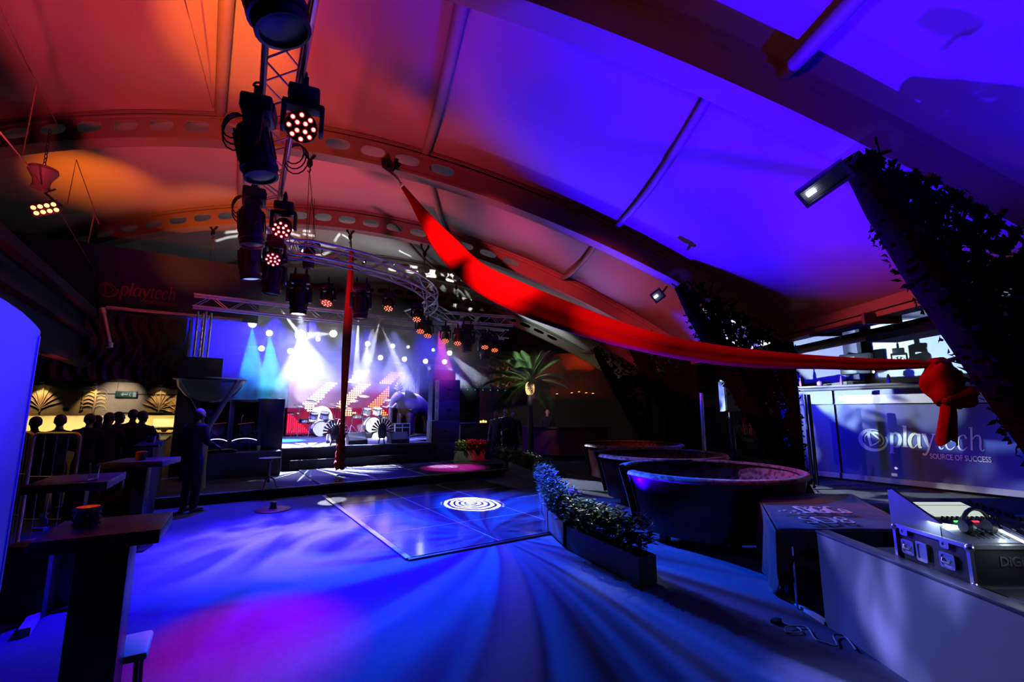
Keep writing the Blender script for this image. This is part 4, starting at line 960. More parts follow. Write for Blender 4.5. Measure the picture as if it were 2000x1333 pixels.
# tinsel curtain, soffit, projector
TINS = mat('gold_tinsel', (.55, .42, .14), .22, metal=1.0, bump=(16, 1.0))
mb = MB(); mb.grid(lambda u, v: ST(6.2+u*3.3, 6.0+.05*math.sin(u*90+4*math.sin(v*11))+.035*math.sin(u*41+v*23), 2.62+v*1.25), 150, 40); tag(mb.build('tinsel_curtain', TINS, solid=.008), 'crumpled gold tinsel curtain behind the palm fronds', 'curtain')
mb = MB(); mb.box(ST(7.4, 5.8, 4.1), (3.4, .5, .16), rz=EA); mb.box(ST(7.2, 5.7, 3.95), (3.0, .3, .08), rz=EA); tag(mb.build('soffit_shelf', mat('soffit', (.1, .085, .085), .6)), 'dark shelf above the gold tinsel curtain carrying a white projector', 'shelf')
t = thing('projector', 'white projector on the shelf at the right end of the stage truss', 'projector', ST(7.3, 5.6, 4.18), EA); mb = MB(); mb.box((0, 0, .14), (.52, .4, .26), bev=.02); mb.build('case', mat('white_case', (.8, .8, .82), .4), t)
mb = MB(); mb.cyl((.1, -.2, .16), (.1, -.23, .16), .06, seg=16); mb.build('lens', BLACK, t)
mb = MB(); mb.box((-.15, -.203, .2), (.14, .006, .04)); mb.build('vent', BLACK, t)
mb = MB(); mb.box(ST(6.9, 9.5, 5.3), (2.0, .05, .9), rz=EA); tag(mb.build('dark_board', NAVY), 'dark board high behind the truss with a yellow swirl', 'sign board')
sg = thing('yellow_swirl_sign', 'partly hidden yellow swirl emblem on the dark board above the right end of the truss', 'sign', (0, 0, 0)); mb = MB(); ring_swirl(mb, wallM(ST(6.95, 9.46, 5.1), E1, -E2), .42); mb.build('swirl_emblem', mat('yellow_paint', (.55, .5, .05), .6), sg, smooth=0)
for k in range(10):
    mb = MB(); mb.sph(ST(6.2+.36*k, 5.95, 2.56), .022, 8); tag(mb.build('green_led', emat('led_green', (0, .5, .2), 1.2)), 'tiny green LED in the row below the gold tinsel curtain', 'led', 'green LED row')
# ---------------------------------------------------------------- red aerial silk
SILKR = mat('red_fabric', (.5, .01, .03), .7, spec=.15, noise=(3, .2))
t = thing('aerial_silk', 'red aerial silk hanging straight down in front of the screen, braided at its lower end', 'fabric', (0, 0, 0))
mb = MB(); top = atY(686, 505, 11.3); bot = atY(668, 848, 11.3)
def silk(u, v):
    c = top.lerp(bot, v); w_ = .05+.05*math.sin(PI*min(1, v*1.15)); a = 2*PI*u
    return c+Vector((w_*math.cos(a)*(1+.15*math.sin(5*a+v*6)), .05*math.sin(a)*(1+.2*math.sin(4*a)), 0))
mb.grid(silk, 20, 40); mb.build('hanging_length', SILKR, t, smooth=60)
mb = MB(); end = Vector((bot.x-.03, bot.y, .34))
for s in range(3):
    pts = []; rr = []
    for i in range(41):
        f = i/40; c = bot.lerp(end, f); a = f*9+s*2*PI/3; pts.append(c+Vector((.055*math.cos(a)*(.8+.5*f), .05*math.sin(a), 0))); rr.append(.045+.025*f*abs(math.sin(f*20)))
    mb.tube(pts, rr, 10)
mb.build('braid', SILKR, t)
mb = MB(); mb.lathe([(0, -.02), (.05, 0), (.07, .1), (.05, .2), (0, .24)], 14, Matrix.Translation(top)); mb.build('top_knot', SILKR, t)
mb = MB(); mb.cyl(top+Vector((0, 0, .2)), atY(685, 452, 12.7), .012, seg=6); tag(mb.build('silk_rope', STRAPM), 'dark rope from the roof arch to the top of the red aerial silk', 'rope')
# ---------------------------------------------------------------- left of the stage: cabinet, mirror panels, giant glass
KB = mat('cabinet_black', (.01, .01, .014), .35)
mb = MB(); mb.box(ST(-1.5, 2.5, .47), (2.0, .6, .56), rz=EA, bev=.01); tag(mb.build('drinks_counter', mat('counter_dark', (.05, .05, .08), .4)), 'low black counter with blue lit top in front of the mirror panels', 'counter')
mb = MB(); mb.box(ST(-2.3, 2.93, 1.6), (.85, .05, 2.8), rz=EA); tag(mb.build('scenic_flat', mat('flat_dark', (.05, .05, .07), .8)), 'dark scenic flat behind the giant acrylic martini bowl', 'flat')
mb = MB(); mb.box(ST(-.73, 3.0, 1.1), (.62, .3, 1.85), rz=EA, bev=.01); tag(mb.build('black_column', KB), 'square black column between the mirror panels and the LED screen', 'column')
MIRR = mat('dark_mirror', (.25, .26, .35), .06, metal=1.0, bump=(4, .35))
for a, w_, lab in ((-1.86, .46, 'left dark mirror panel with a glowing white arc'), (-1.28, .56, 'right dark mirror panel with a glowing white arc')):
    t = thing('mirror_panel', lab, 'mirror', ST(a, 2.72, .77), EA, 'dark mirror panels with glowing arcs')
    mb = MB(); mb.box((0, .03, .6), (w_+.12, .06, 1.24), bev=.005); mb.build('frame', KB, t)
    mb = MB(); mb.box((0, -.004, .66), (w_-.04, .012, 1.0)); mb.build('mirror', MIRR, t)
    mb = MB(); mb.tube([(.62*w_*math.cos(x), -.03, .12+.16*math.sin(x)) for x in [R(40+100*i/12) for i in range(13)]], .008, 8); mb.build('neon_arc', emat('neon_white', (.6, .5, 1), 2.5), t)
    mb = MB()
    mb.lathe([(.0, 0), (.13, 0), (.13, .02), (.0, .02)], 20, Matrix.Translation((.02, -.05, .5)) @ Matrix.Rotation(PI/2, 4, 'X')); mb.tube([(-.12, -.06, .35), (-.1, -.06, .8), (-.07, -.06, .84)], .008, 6); mb.tube([(-.17, -.06, .62), (.17, -.06, .66)], .008, 6); mb.build('chrome_ornament', CHROME, t)
t = thing('giant_glass', 'giant clear acrylic martini bowl held by two pale wooden legs in a V', 'giant glass', Vector((-6.27, 9.5, 0)))
mb = MB(); mb.lathe([(0, 1.88), (.2, 1.9), (.42, 2.02), (.56, 2.2), (.61, 2.35), (.65, 2.36), (.65, 2.375), (.6, 2.375), (.545, 2.2), (.41, 2.04), (.2, 1.92), (0, 1.9)], 36); mb.build('bowl', mat('bowl_acrylic', (.75, .8, 1), .12, trans=.8, ior=1.15), t)
mb = MB(); mb.lathe([(.6, 2.345), (.65, 2.35), (.655, 2.375), (.6, 2.38), (.6, 2.345)], 40); mb.build('rim', mat('bowl_rim_highlight', (.75, .75, .85), .25), t)  # opaque pale ring painted in as the highlight along the clear rim
WOODP = mat('pale_wood', (.5, .44, .38), .55, noise=(7, .2))
for s, lab in ((-1, 'leg'), (1, 'leg')):
    mb = MB(); mb.tube([(s*.62, -.1, 2.34), (s*.42, -.06, 2.0), (s*.04, 0, 1.36), (s*.02, 0, 1.2)], [.035, .045, .05, .05], 10); mb.build('leg', WOODP, t)
mb = MB(); mb.lathe([(0, 1.25), (.07, 1.25), (.06, .6), (.09, .1), (.3, .05), (.32, 0), (0, 0)], 20); mb.build('stem', WOODP, t)
p = ST(-1.95, 2.5, .755); mb = MB(); mb.grid(lambda u, v: p+E1*(u*.62-.1)+E2*(v*.4-.2)+Vector((0, 0, .02+.06*math.sin(PI*u)*math.cos(v*2)+.015*math.sin(9*u+5*v))), 12, 8); tag(mb.build('folded_cloth', mat('pale_cloth', (.6, .5, .5), .8), solid=.01), 'pale folded cloth lying on the low black counter beside the bald person', 'cloth')
mb = MB(); mb.lathe([(0, 0), (.032, 0), (.042, .12), (.044, .122), (.03, .004), (0, .004)], 16, Matrix.Translation(ST(-.98, 2.45, .755))); tag(mb.build('paper_cup', mat('cup_white', (.85, .85, .85), .5)), 'white paper cup standing on the low black counter', 'cup')
mb = MB(); mb.lathe([(0, 0), (.035, 0), (.035, .13), (.014, .18), (.014, .21), (0, .21)], 14, Matrix.Translation(ST(-1.16, 2.5, .755))); tag(mb.build('water_bottle', GLASS), 'small clear bottle beside the white paper cup', 'bottle')
p = G(523, 955, .2); t = thing('pedestal_table', 'small round tripod table standing on the black carpeted platform', 'table', p)
mb = MB(); mb.lathe([(0, .57), (.19, .57), (.2, .58), (.2, .595), (0, .6)], 28); mb.build('table_top', mat('table_white', (.75, .75, .8), .25), t)
mb = MB(); mb.lathe([(0, .57), (.05, .56), (.02, .5), (.035, .42), (.02, .36), (.03, .28), (.018, .22), (.03, .14), (0, .1)], 14); mb.build('turned_column', mat('table_bronze', (.25, .15, .1), .3, metal=.7), t)
for k in range(3):
    a = 2*PI*k/3+.5; mb = MB(); mb.tube([(.02*math.cos(a), .02*math.sin(a), .22), (.1*math.cos(a), .1*math.sin(a), .17), (.13*math.cos(a), .13*math.sin(a), .06), (.17*math.cos(a), .17*math.sin(a), .008)], [.016, .014, .012, .01], 8); mb.build('leg', mat('table_bronze'), t)
p = G(533, 997, 0); t = thing('round_base', 'flat round dark red base with a short black post in front of the platform', 'base', p)
mb = MB(); mb.lathe([(0, 0), (.28, 0), (.285, .012), (.27, .022), (0, .03)], 36); mb.build('disc', mat('base_red', (.3, .02, .04), .5), t); mb = MB(); mb.lathe([(0, .02), (.07, .02), (.05, .06), (.05, .14), (0, .14)], 16); mb.build('post', BLACK, t)
# planter with red and yellow leaves comes from the planting section
# ================================================================ plants
def leafm(name, col): return mat(name, col, .35, spec=.6)
LEAFG = leafm('leaf_green', (.09, .2, .035)); LEAFL = leafm('leaf_lime', (.3, .42, .06)); LEAFR = leafm('leaf_red', (.55, .05, .06)); LEAFP = leafm('leaf_pale', (.3, .42, .38))
PLANTB = mat('planter_grey', (.2, .21, .25), .4, noise=(3, .15)); SOIL = mat('soil', (.02, .015, .012), 1.0)
def shrub(mb_list, L, W, z0, h, dens, seed, spread=.1):
    r = random.Random(seed); n = int(dens*L)
    for _ in range(n):
        mb = mb_list[r.randrange(len(mb_list))]
        x = r.uniform(-.5, .5)*L; y = r.uniform(-.5, .5)*W; ang = r.uniform(0, 2*PI); lean = r.uniform(0, spread); hh = h*r.uniform(.3, 1.05)
        tip = Vector((x+lean*math.cos(ang), y+lean*math.sin(ang), z0+hh))
        for k in range(r.randint(3, 5)):
            a2 = r.uniform(0, 2*PI); ln = r.uniform(.05, .095); d = Vector((math.cos(a2), math.sin(a2), r.uniform(-.3, .7))).normalized(); s = d.cross(Vector((0, 0, 1))).normalized()*ln*.26
            b = tip-Vector((0, 0, r.uniform(0, .08))); u = Vector((0, 0, ln*.1))
            v = [mb.bm.verts.new(q) for q in (b, b+d*ln*.45+s+u, b+d*ln, b+d*ln*.45-s+u)]; mb.bm.faces.new(v)
def planter(label, c, L, W, h, rz, plants, ph=.3, dens=330, seed=1, boxm=None, z=0.0, group='planter boxes with low shrubs'):
    t = thing('planter_box', label, 'planter', (c[0], c[1], z), rz, group)
    mb = MB(); w_ = .015
    mb.box((0, -W/2+w_/2, h/2), (L, w_, h)); mb.box((0, W/2-w_/2, h/2), (L, w_, h)); mb.box((-L/2+w_/2, 0, h/2), (w_, W-2*w_, h)); mb.box((L/2-w_/2, 0, h/2), (w_, W-2*w_, h)); mb.box((0, 0, .01), (L, W, .02)); mb.build('box', boxm or PLANTB, t)
    mb = MB(); mb.box((0, 0, h-.04), (L-.03, W-.03, .03)); mb.build('soil', SOIL, t)
    ms = [MB() for _ in plants]; shrub(ms, L*.98, W*.95, h-.03, ph, dens, seed, .12)
    for m_, pl in zip(ms, plants): tag(m_.build('foliage', pl, t, smooth=0), kind='stuff')
    mb = MB(); r = random.Random(seed+5)
    for _ in range(int(26*L)):
        x, y = r.uniform(-.48, .48)*L, r.uniform(-.45, .45)*W; mb.cyl((x, y, h-.03), (x+r.uniform(-.05, .05), y+r.uniform(-.05, .05), h+ph*r.uniform(.4, .85)), .003, seg=4)
    mb.build('stems', mat('twig', (.08, .05, .03), .8), t); return t
def seg(p, q_): p, q_ = Vector((*p, 0)), Vector((*q_, 0)); d = q_-p; return (p+q_)/2, d.length, math.atan2(d.y, d.x)
for p, q_, lab, sd, zz in [((.78, 6.07), (1.36, 4.82), 'nearest planter box with dark green shrub, end facing the camera', 3, 0), ((.62, 6.82), (.76, 6.12), 'short planter box at the bend, its pale side facing the dance floor', 4, .03), ((.62, 8.08), (.62, 6.86), 'pale-sided planter box beside the dance floor, just beyond the bend', 5, .03), ((.64, 9.4), (.62, 8.1), 'planter box by the dance floor with blue lit leaves, nearer of the two', 6, .03), ((.7, 11.1), (.64, 9.45), 'planter box at the far end of the dance floor side', 7, 0), ((.0, 13.4), (.62, 11.3), 'long planter box slanting back toward the low stage', 8, 0), ((-.55, 14.6), (-.1, 13.6), 'farthest blue leaved planter box by the people in black', 9, 0)]:
    c, L_, rz = seg(p, q_); planter(lab, c, L_-.02, .22, .28, rz, [LEAFG, LEAFP] if sd > 4 else [LEAFG, LEAFG, LEAFL], .38, 420, sd, z=zz)
c, L_, rz = seg((-1.7, 14.12), (-.95, 14.62)); c = Vector((c.x, c.y, 0)); planter('planter box with yellow and red leaves at the back edge of the low stage', ST(4.8, 2.4), .95, .28, .3, EA, [LEAFL], .34, 220, 21, z=.2)
t = bpy.data.objects['planter_box.007']; ms = [MB()]; shrub(ms, .45, .26, .27, .34, 700, 23, .14)
for v in ms[0].bm.verts: v.co.x += .24
tag(ms[0].build('foliage', LEAFR, t, smooth=0), 'red leaves', kind='stuff')
# palm
PX, PY = .55, 14.0
t = thing('palm_tree', 'artificial palm tree with glowing golden pineapple collar under the fronds', 'palm', (PX, PY, 0))
mb = MB(); mb.tube([(0, 0, 0), (.01, 0, 1.0), (0, 0, 2.2)], [.11, .085, .075], 14); mb.build('trunk', mat('palm_trunk', (.3, .26, .26), .7, bump=(20, .6)), t)
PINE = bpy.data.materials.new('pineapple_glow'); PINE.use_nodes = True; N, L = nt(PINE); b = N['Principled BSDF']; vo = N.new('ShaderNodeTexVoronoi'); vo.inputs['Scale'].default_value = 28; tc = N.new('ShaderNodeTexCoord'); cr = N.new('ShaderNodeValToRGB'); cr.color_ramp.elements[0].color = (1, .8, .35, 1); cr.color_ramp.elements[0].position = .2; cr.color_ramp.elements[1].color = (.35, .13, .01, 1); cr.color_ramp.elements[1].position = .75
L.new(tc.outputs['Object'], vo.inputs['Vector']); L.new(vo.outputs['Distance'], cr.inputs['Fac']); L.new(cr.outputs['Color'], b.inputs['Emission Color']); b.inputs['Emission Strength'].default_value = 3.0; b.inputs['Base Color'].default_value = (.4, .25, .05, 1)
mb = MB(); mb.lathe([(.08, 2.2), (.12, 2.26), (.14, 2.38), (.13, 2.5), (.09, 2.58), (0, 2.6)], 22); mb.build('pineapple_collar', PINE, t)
PALMG = leafm('palm_green', (.11, .22, .07)); r = random.Random(11)
for k in range(24):
    az = 2*PI*k/24*1.0+r.uniform(-.15, .15); el = R([78, 58, 38, 18, -2][k % 5]+r.uniform(-6, 6)); Ln = r.uniform(1.05, 1.4) if el < R(60) else .95
    mb = MB(); P = []; d = Vector((math.cos(az)*math.cos(el), math.sin(az)*math.cos(el), math.sin(el))); p = Vector((0, 0, 2.58))
    for i in range(14): P.append(p.copy()); p = p+d*(Ln/13); d = (d+Vector((0, 0, -.075))).normalized()
    mb.tube(P, [.014*(1-i/15) for i in range(14)], 6)
    for i in range(2, 14):
        for s in (-1, 1):
            for sub in (0, .33, .66):
                q0 = P[i] if i == 13 else P[i].lerp(P[i+1], sub); tdir = (P[i]-P[i-1]).normalized(); side = tdir.cross(Vector((0, 0, 1)));
                if side.length < .05: side = Vector((-math.sin(az), math.cos(az), 0))
                side = side.normalized()*s; ln = .42*math.sin(PI*min(1, (i+sub)/14.5))**.6+.06; dd = (side*.75+tdir*.8+Vector((0, 0, -.25))).normalized(); wv = dd.cross(Vector((0, 0, 1))).normalized()*.009
                m_ = q0+dd*ln*.5; e_ = q0+dd*ln+Vector((0, 0, -.08*ln)); v = [mb.bm.verts.new(x) for x in (q0-wv*.5, m_-wv, e_, m_+wv, q0+wv*.5)]; mb.bm.faces.new(v)
    mb.build('frond', PALMG, t, smooth=0)
# ================================================================ booth sofas
def damask(name, base, fig):
    if name in MATS: return MATS[name]
    m = mat(name, base, .5, sheen=.4); N, L = nt(m); b = N['Principled BSDF']; tc = N.new('ShaderNodeTexCoord'); n1 = N.new('ShaderNodeTexVoronoi'); n1.inputs['Scale'].default_value = 14; n1.feature = 'SMOOTH_F1'; n2 = N.new('ShaderNodeTexNoise'); n2.inputs['Scale'].default_value = 26; n2.inputs['Distortion'].default_value = 2.5
    ad = N.new('ShaderNodeMath'); ad.operation = 'ADD'; L.new(tc.outputs['Object'], n1.inputs['Vector']); L.new(tc.outputs['Object'], n2.inputs['Vector']); L.new(n1.outputs['Distance'], ad.inputs[0]); L.new(n2.outputs['Fac'], ad.inputs[1])
    cr = N.new('ShaderNodeValToRGB'); cr.color_ramp.interpolation = 'CONSTANT'; cr.color_ramp.elements[0].color = (*base, 1); cr.color_ramp.elements[1].position = .88; cr.color_ramp.elements[1].color = (*fig, 1); L.new(ad.outputs[0], cr.inputs['Fac']); L.new(cr.outputs['Color'], b.inputs['Base Color']); return m
DAM = damask('damask_fabric', (.12, .02, .03), (.4, .26, .28)); LEATH = mat('oxblood_leather', (.06, .012, .014), .3, bump=(5, .5), coat=.3)
for (cx, cy, r0, lab) in ((2.85, 6.85, 1.25, 'nearest round tub sofa with pale damask lining behind the planter'), (2.9, 9.25, 1.25, 'middle round tub sofa with blue lit rim'), (3.05, 11.9, 1.25, 'farthest round tub sofa, mostly hidden by the middle one')):
    t = thing('tub_sofa', lab, 'sofa', (cx, cy, 0), 0, 'round tub sofas'); a0, a1 = R(-167), R(163)
    mb = MB(); mb.lathe([(r0-.16, .12), (r0-.14, .3), (r0-.02, .82), (r0-.05, .84), (r0-.2, .5), (r0-.22, .3), (r0-.3, .12), (r0-.16, .12)], 56, None, a0, a1); mb.build('shell', LEATH, t, smooth=60)
    mb = MB(); mb.lathe([(r0-.02, .82), (r0+.03, .845), (r0+.01, .89), (r0-.06, .9), (r0-.1, .865), (r0-.05, .84)], 56, None, a0, a1); mb.build('padded_rim', DAM, t, smooth=60)
    mb = MB(); mb.lathe([(r0-.065, .83), (r0-.2, .52), (r0-.23, .46)], 56, None, a0, a1); mb.build('lining', DAM, t, smooth=60, solid=.012)
    mb = MB(); mb.lathe([(r0-.24, .14), (r0-.24, .44), (r0-.3, .47), (r0-.62, .47), (r0-.68, .43), (r0-.68, .14), (r0-.24, .14)], 56, None, a0+.08, a1-.08); mb.build('seat', DAM, t, smooth=50)
    for k in range(6):
        an = a0+(a1-a0)*(k+.3)/6; mb = MB(); mb.box(((r0-.32)*math.cos(an), (r0-.32)*math.sin(an), .06), (.1, .1, .12), rz=an); mb.build('foot', BLACK, t)
    for an in (a0, a1):
        mb = MB(); c_, s_ = math.cos(an), math.sin(an); mb.tube([(c_*(r0-.18), s_*(r0-.18), .12), (c_*(r0-.1), s_*(r0-.1), .5), (c_*(r0-.0), s_*(r0-.0), .86)], .018, 8); mb.build('end_piping', mat('piping_pale', (.45, .4, .42), .5), t)
    tt = thing('booth_table', {6.85: 'low round table inside the nearest tub sofa', 9.25: 'low round table inside the middle tub sofa', 11.9: 'low round table inside the farthest tub sofa'}[cy], 'table', (cx-.05, cy, 0), 0, 'low tables in the tub sofas')
    mb = MB(); mb.lathe([(0, .66), (.34, .66), (.36, .68), (.36, .7), (0, .705)], 30); mb.build('table_top', mat('dark_lacquer', (.03, .02, .03), .12, coat=.5), tt); mb = MB(); mb.lathe([(0, .66), (.04, .66), (.04, .04), (.2, .02), (.2, 0), (0, 0)], 16); mb.build('column', BLACKM, tt)
# red curved bar far right
t = thing('curved_bar', 'dim red curved bar counter beyond the palm', 'bar', (2.0, 17.6, 0)); mb = MB(); mb.lathe([(1.6, .2), (1.62, 1.05), (1.66, 1.1), (1.5, 1.1), (1.45, .2), (1.6, .2)], 30, None, R(185), R(340)); mb.build('front', mat('red_padded', (.22, .03, .05), .5, bump=(25, .6)), t, smooth=50); mb = MB(); mb.lathe([(1.7, 1.1), (1.72, 1.15), (1.35, 1.15), (1.35, 1.1), (1.7, 1.1)], 30, None, R(185), R(340)); mb.build('worktop', mat('red_top', (.2, .05, .06), .3), t, smooth=50); mb = MB(); mb.lathe([(1.5, 0), (1.5, .2), (1.4, .2), (1.4, 0), (1.5, 0)], 30, None, R(185), R(340)); mb.build('plinth', BLACK, t, smooth=50)
for k, (px, py) in enumerate(((1117, 768), (1131, 766), (1145, 768), (1158, 769), (1088, 770))):
    p = atY(px, py, 23.2); t = thing('uplight', ['first orange uplight from the palm on the far red wall' if k == 4 else 'orange uplight on the far red wall, second from the palm', 'tallest orange uplight glow on the far red wall', 'fourth orange uplight from the palm on the far red wall', 'orange uplight on the far red wall nearest the filigree legs', 'faint orange uplight just right of the palm collar'][k], 'lamp', p, 0, 'orange uplights on the far wall')
    mb = MB(); mb.lathe([(0, -.1), (.07, -.1), (.08, 0), (0, 0)], 12); h = mb.build('housing', BLACK, t); mb = MB(); mb.lathe([(.065, .002), (0, .02)], 12); mb.build('bulb', emat('bulb_orange', (1, .25, .03), 14), h)
    spot(p+Vector((0, 0, .05)), p+Vector((0, .5, 2)), (1, .16, .02), 320 if k < 4 else 60, 34, .7, .03)
mb = MB(); mb.box((3.3, 23.9, 2.4), (10, .1, 4.6)); tag(mb.build('foil_wall', mat('red_foil', (.16, .05, .04), .35, metal=.4, bump=(5, 1.0))), 'crumpled dark red foil wall at the far end beyond the palm', 'wall cloth')
mb = MB(); mb.box((3.2, 23.3, 1.2), (9, .5, 2.2)); tag(mb.build('far_counter', mat('far_dark', (.02, .012, .014), .6)), 'long dark counter below the orange uplights at the far end', 'counter')
# ================================================================ right wall with banners
W0 = Vector((7.5, 12.2, 0)); WD = Vector((.55, -.835, 0)); WN = Vector((-.835, -.55, 0)); W1D = Vector((.11, .994, 0)); W1N = Vector((-.994, .11, 0))
M2 = wallM(W0, WD, WN); M1 = wallM(W0+W1D*17.5, -W1D, W1N)
BANN = mat('banner_navy', (.05, .06, .2), .45, noise=(1.5, .08), coat=.2); SILVB = mat('silver_band', (.3, .29, .33), .4, metal=.3)
mb = MB(); mb.box((4.0, 1.1, -.15), (8.2, 2.2, .1), M=M2); struct('wall_right', mb, mat('side_wall_dark', (.04, .04, .05), .7))
mb = MB(); mb.box((8.75, 1.1, -.15), (17.5, 2.2, .1), M=M1); struct('wall_right_far', mb, mat('side_wall_dark'))
def banner(label, M, x0, x1, lx, h, z0=.22, z1=1.86):
    t = thing('banner', label, 'banner', (0, 0, 0), 0, 'navy lettered banners on the right wall')
    mb = MB(); mb.box(((x0+x1)/2, (z0+z1)/2, -.06), (x1-x0, z1-z0, .05), M=M); mb.build('panel', BANN, t)
    mb = MB(); mb.box(((x0+x1)/2, z1+.2, -.04), (x1-x0, .36, .07), M=M); mb.box(((x0+x1)/2, z1+.04, -.02), (x1-x0, .03, .08), M=M); mb.build('silver_header', SILVB, t)
    mb = MB(); mb.box(((x0+x1)/2, z0-.06, -.02), (x1-x0, .12, .12), M=M); mb.build('silver_footer', SILVB, t)
    if lx is not None: playtech(M @ Matrix.Translation((lx, .92, -.028)), h, t, LETTER)
banner('nearest navy banner with the full pale logo and slogan at the right', M2, .95, 6.0, 1.93, .3)
banner('narrow blue lit banner panel behind the steel post', M2, .12, .9, None, .3)
banner('lettered navy banner half hidden behind the middle filigree leg', M1, 12.2, 17.1, 12.95, .3)
banner('farthest dim banner panel on the right wall', M1, 6.4, 12.1, None, .3)
mb = MB(); mb.box((3.0, 2.3, .12), (6.1, .06, .5), M=M2); mb.cyl(M2@Vector((0, 2.24, .4)), M2@Vector((6, 2.24, .4)), .045, seg=12); tag(mb.build('ledge_shelf', mat('ledge_dark', (.05, .045, .05), .5)), 'dark ledge shelf with front rail above the nearest banner', 'shelf')
mb = MB(); mb.box((12.5, 2.3, .12), (9.8, .06, .5), M=M1); mb.cyl(M1@Vector((7.6, 2.24, .4)), M1@Vector((17.4, 2.24, .4)), .045, seg=12); tag(mb.build('ledge_shelf', mat('ledge_dark')), 'dark ledge shelf above the half hidden banner', 'shelf')
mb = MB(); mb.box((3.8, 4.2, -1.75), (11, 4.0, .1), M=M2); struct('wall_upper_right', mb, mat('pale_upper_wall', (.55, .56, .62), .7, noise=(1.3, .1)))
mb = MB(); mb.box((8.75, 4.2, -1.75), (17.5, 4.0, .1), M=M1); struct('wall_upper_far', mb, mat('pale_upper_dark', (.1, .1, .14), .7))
mb = MB(); mb.box((9.2, 14, 4.05), (7.6, 34, .08)); struct('ceiling_side', mb, mat('side_roof', (.3, .28, .34), .8))
# small print of the farther sign above the far ledge
sg = thing('far_swirl_sign', 'faint pink swirl emblem on the blue panel above the far ledge', 'sign', (0, 0, 0)); q_ = M1 @ Matrix.Translation((9.9, 3.1, .05)); mb = MB(); mb.box((.15, .1, -.03), (1.7, 1.1, .04), M=q_); mb.build('panel', BANN, sg); mb = MB(); ring_swirl(mb, q_, .3); ribbon(mb, [(.42, .1), (.42, -.4)], [.08, .08], 4, q_); mb.build('swirl_emblem', mat('pink_paint', (.4, .15, .3), .6), sg, smooth=0)
# bottles and cans on the ledge
def bottle(M, x, kind, lab):
    c = M@Vector((x, 2.335, .22)); t = thing('bottle', lab, 'bottle', c, 0, 'bottles on the right ledge')
    if kind == 0: pr = [(0, 0), (.035, 0), (.038, .02), (.038, .13), (.03, .17), (.03, .175), (0, .18)]
    elif kind == 1: pr = [(0, 0), (.03, 0), (.032, .12), (.012, .17), (.012, .22), (0, .22)]
    else: pr = [(0, 0), (.05, 0), (.07, .05), (.06, .1), (.02, .12), (0, .12)]
    mb = MB(); mb.lathe(pr, 14); mb.build('body', mat('bottle_white', (.75, .75, .75), .4) if kind == 0 else mat('bottle_violet', (.3, .12, .5), .2), t)
    mb = MB(); mb.lathe([(0, .178), (.016, .178), (.016, .2), (0, .2)] if kind == 0 else [(0, .22), (.014, .22), (.014, .235), (0, .235)] if kind == 1 else [(0, .12), (.02, .12), (.02, .14), (0, .14)], 10); mb.build('cap', BLACK, t)
bottle(M2, 1.22, 1, 'slim violet lit bottle on the ledge left of the white one'); bottle(M2, 2.15, 0, 'white bottle on the ledge just left of the red knot'); bottle(M2, 3.35, 0, 'white bottle on the ledge right of the red knot'); bottle(M2, .75, 2, 'squat blue lit flask on the ledge'); bottle(M2, .3, 1, 'slim violet bottle at the left end of the near ledge')
bottle(M1, 10.9, 1, 'left slim violet bottle on the far ledge'); bottle(M1, 12.0, 1, 'right slim violet bottle on the far ledge'); bottle(M1, 16.9, 1, 'violet bottle seen through the middle filigree leg')
p = M2@Vector((1.95, 2.95, -1.3)); led_head('round cluster of white LEDs in front of the lit upper wall', p+Vector((0, 0, .4)), (0, 0, 1.7), 1.0, emat('led_white_small', (.7, .8, 1), 4), 'lamps on the upper right wall')
p = M2@Vector((.85, 2.92, -1.4)); t = thing('monitor_box', 'dark box unit with tiny lights at the left of the lit upper wall', 'equipment', (0, 0, 0)); Mq = M2@Matrix.Translation((1.0, 2.95, -1.4)); mb = MB(); mb.box((0, 0, 0), (.7, .55, .3), M=Mq, bev=.04); mb.build('case', BLACK, t); mb = MB(); mb.box((-.1, .18, .153), (.25, .015, .004), M=Mq); mb.build('indicator', emat('ind_white', (.6, .6, 1), .8), t)
for x, z, lab in ((1.35, 2.72, 'left tiny white lamp on the upper right wall'), (2.55, 2.78, 'right tiny white lamp on the upper right wall')):
    mb = MB(); mb.sph(M2@Vector((x, z, -1.4)), .03, 10); tag(mb.build('point_lamp', emat('ind_lamp', (.9, .95, 1), 14)), lab, 'lamp')
# steel posts
for px, py, Y, h, lab in ((1571, 940, 10.4, 2.25, 'steel post with a small floor lamp at its foot, left of the nearest banner'), (1376, 880, 12.6, 2.2, 'dim steel post behind the middle tub sofa')):
    p = atY(px, py, Y); mb = MB(); mb.cyl((p.x, Y, 0), (p.x, Y, h), .055, seg=18); mb.lathe([(0, 0), (.1, 0), (.1, .02), (.06, .03), (0, .03)], 18, Matrix.Translation((p.x, Y, 0))); tag(mb.build('steel_post', STEEL), lab, 'post', 'steel posts')
for dx in (.16, .26):
    p = atY(1571, 800, 10.7); mb = MB(); mb.cyl((p.x+dx, 10.9, 0.02), (p.x+dx, 10.9, 2.1), .035, seg=12); tag(mb.build('black_post', BLACKM), 'left black pole right beside the steel post' if dx < .2 else 'right black pole beside the steel post', 'post', 'black poles')
p = atY(1577, 943, 9.9); mb = MB(); mb.lathe([(0, 0), (.06, 0), (.06, .06), (0, .07)], 12, Matrix.Translation((p.x, 9.9, .0))); tag(mb.build('floor_spot', emat('floor_spot_glow', (1, .85, 1), 25)), 'bright small floor lamp at the foot of the steel post', 'lamp')
pointl((p.x, 9.85, .2), (.7, .6, 1), 4, .03)
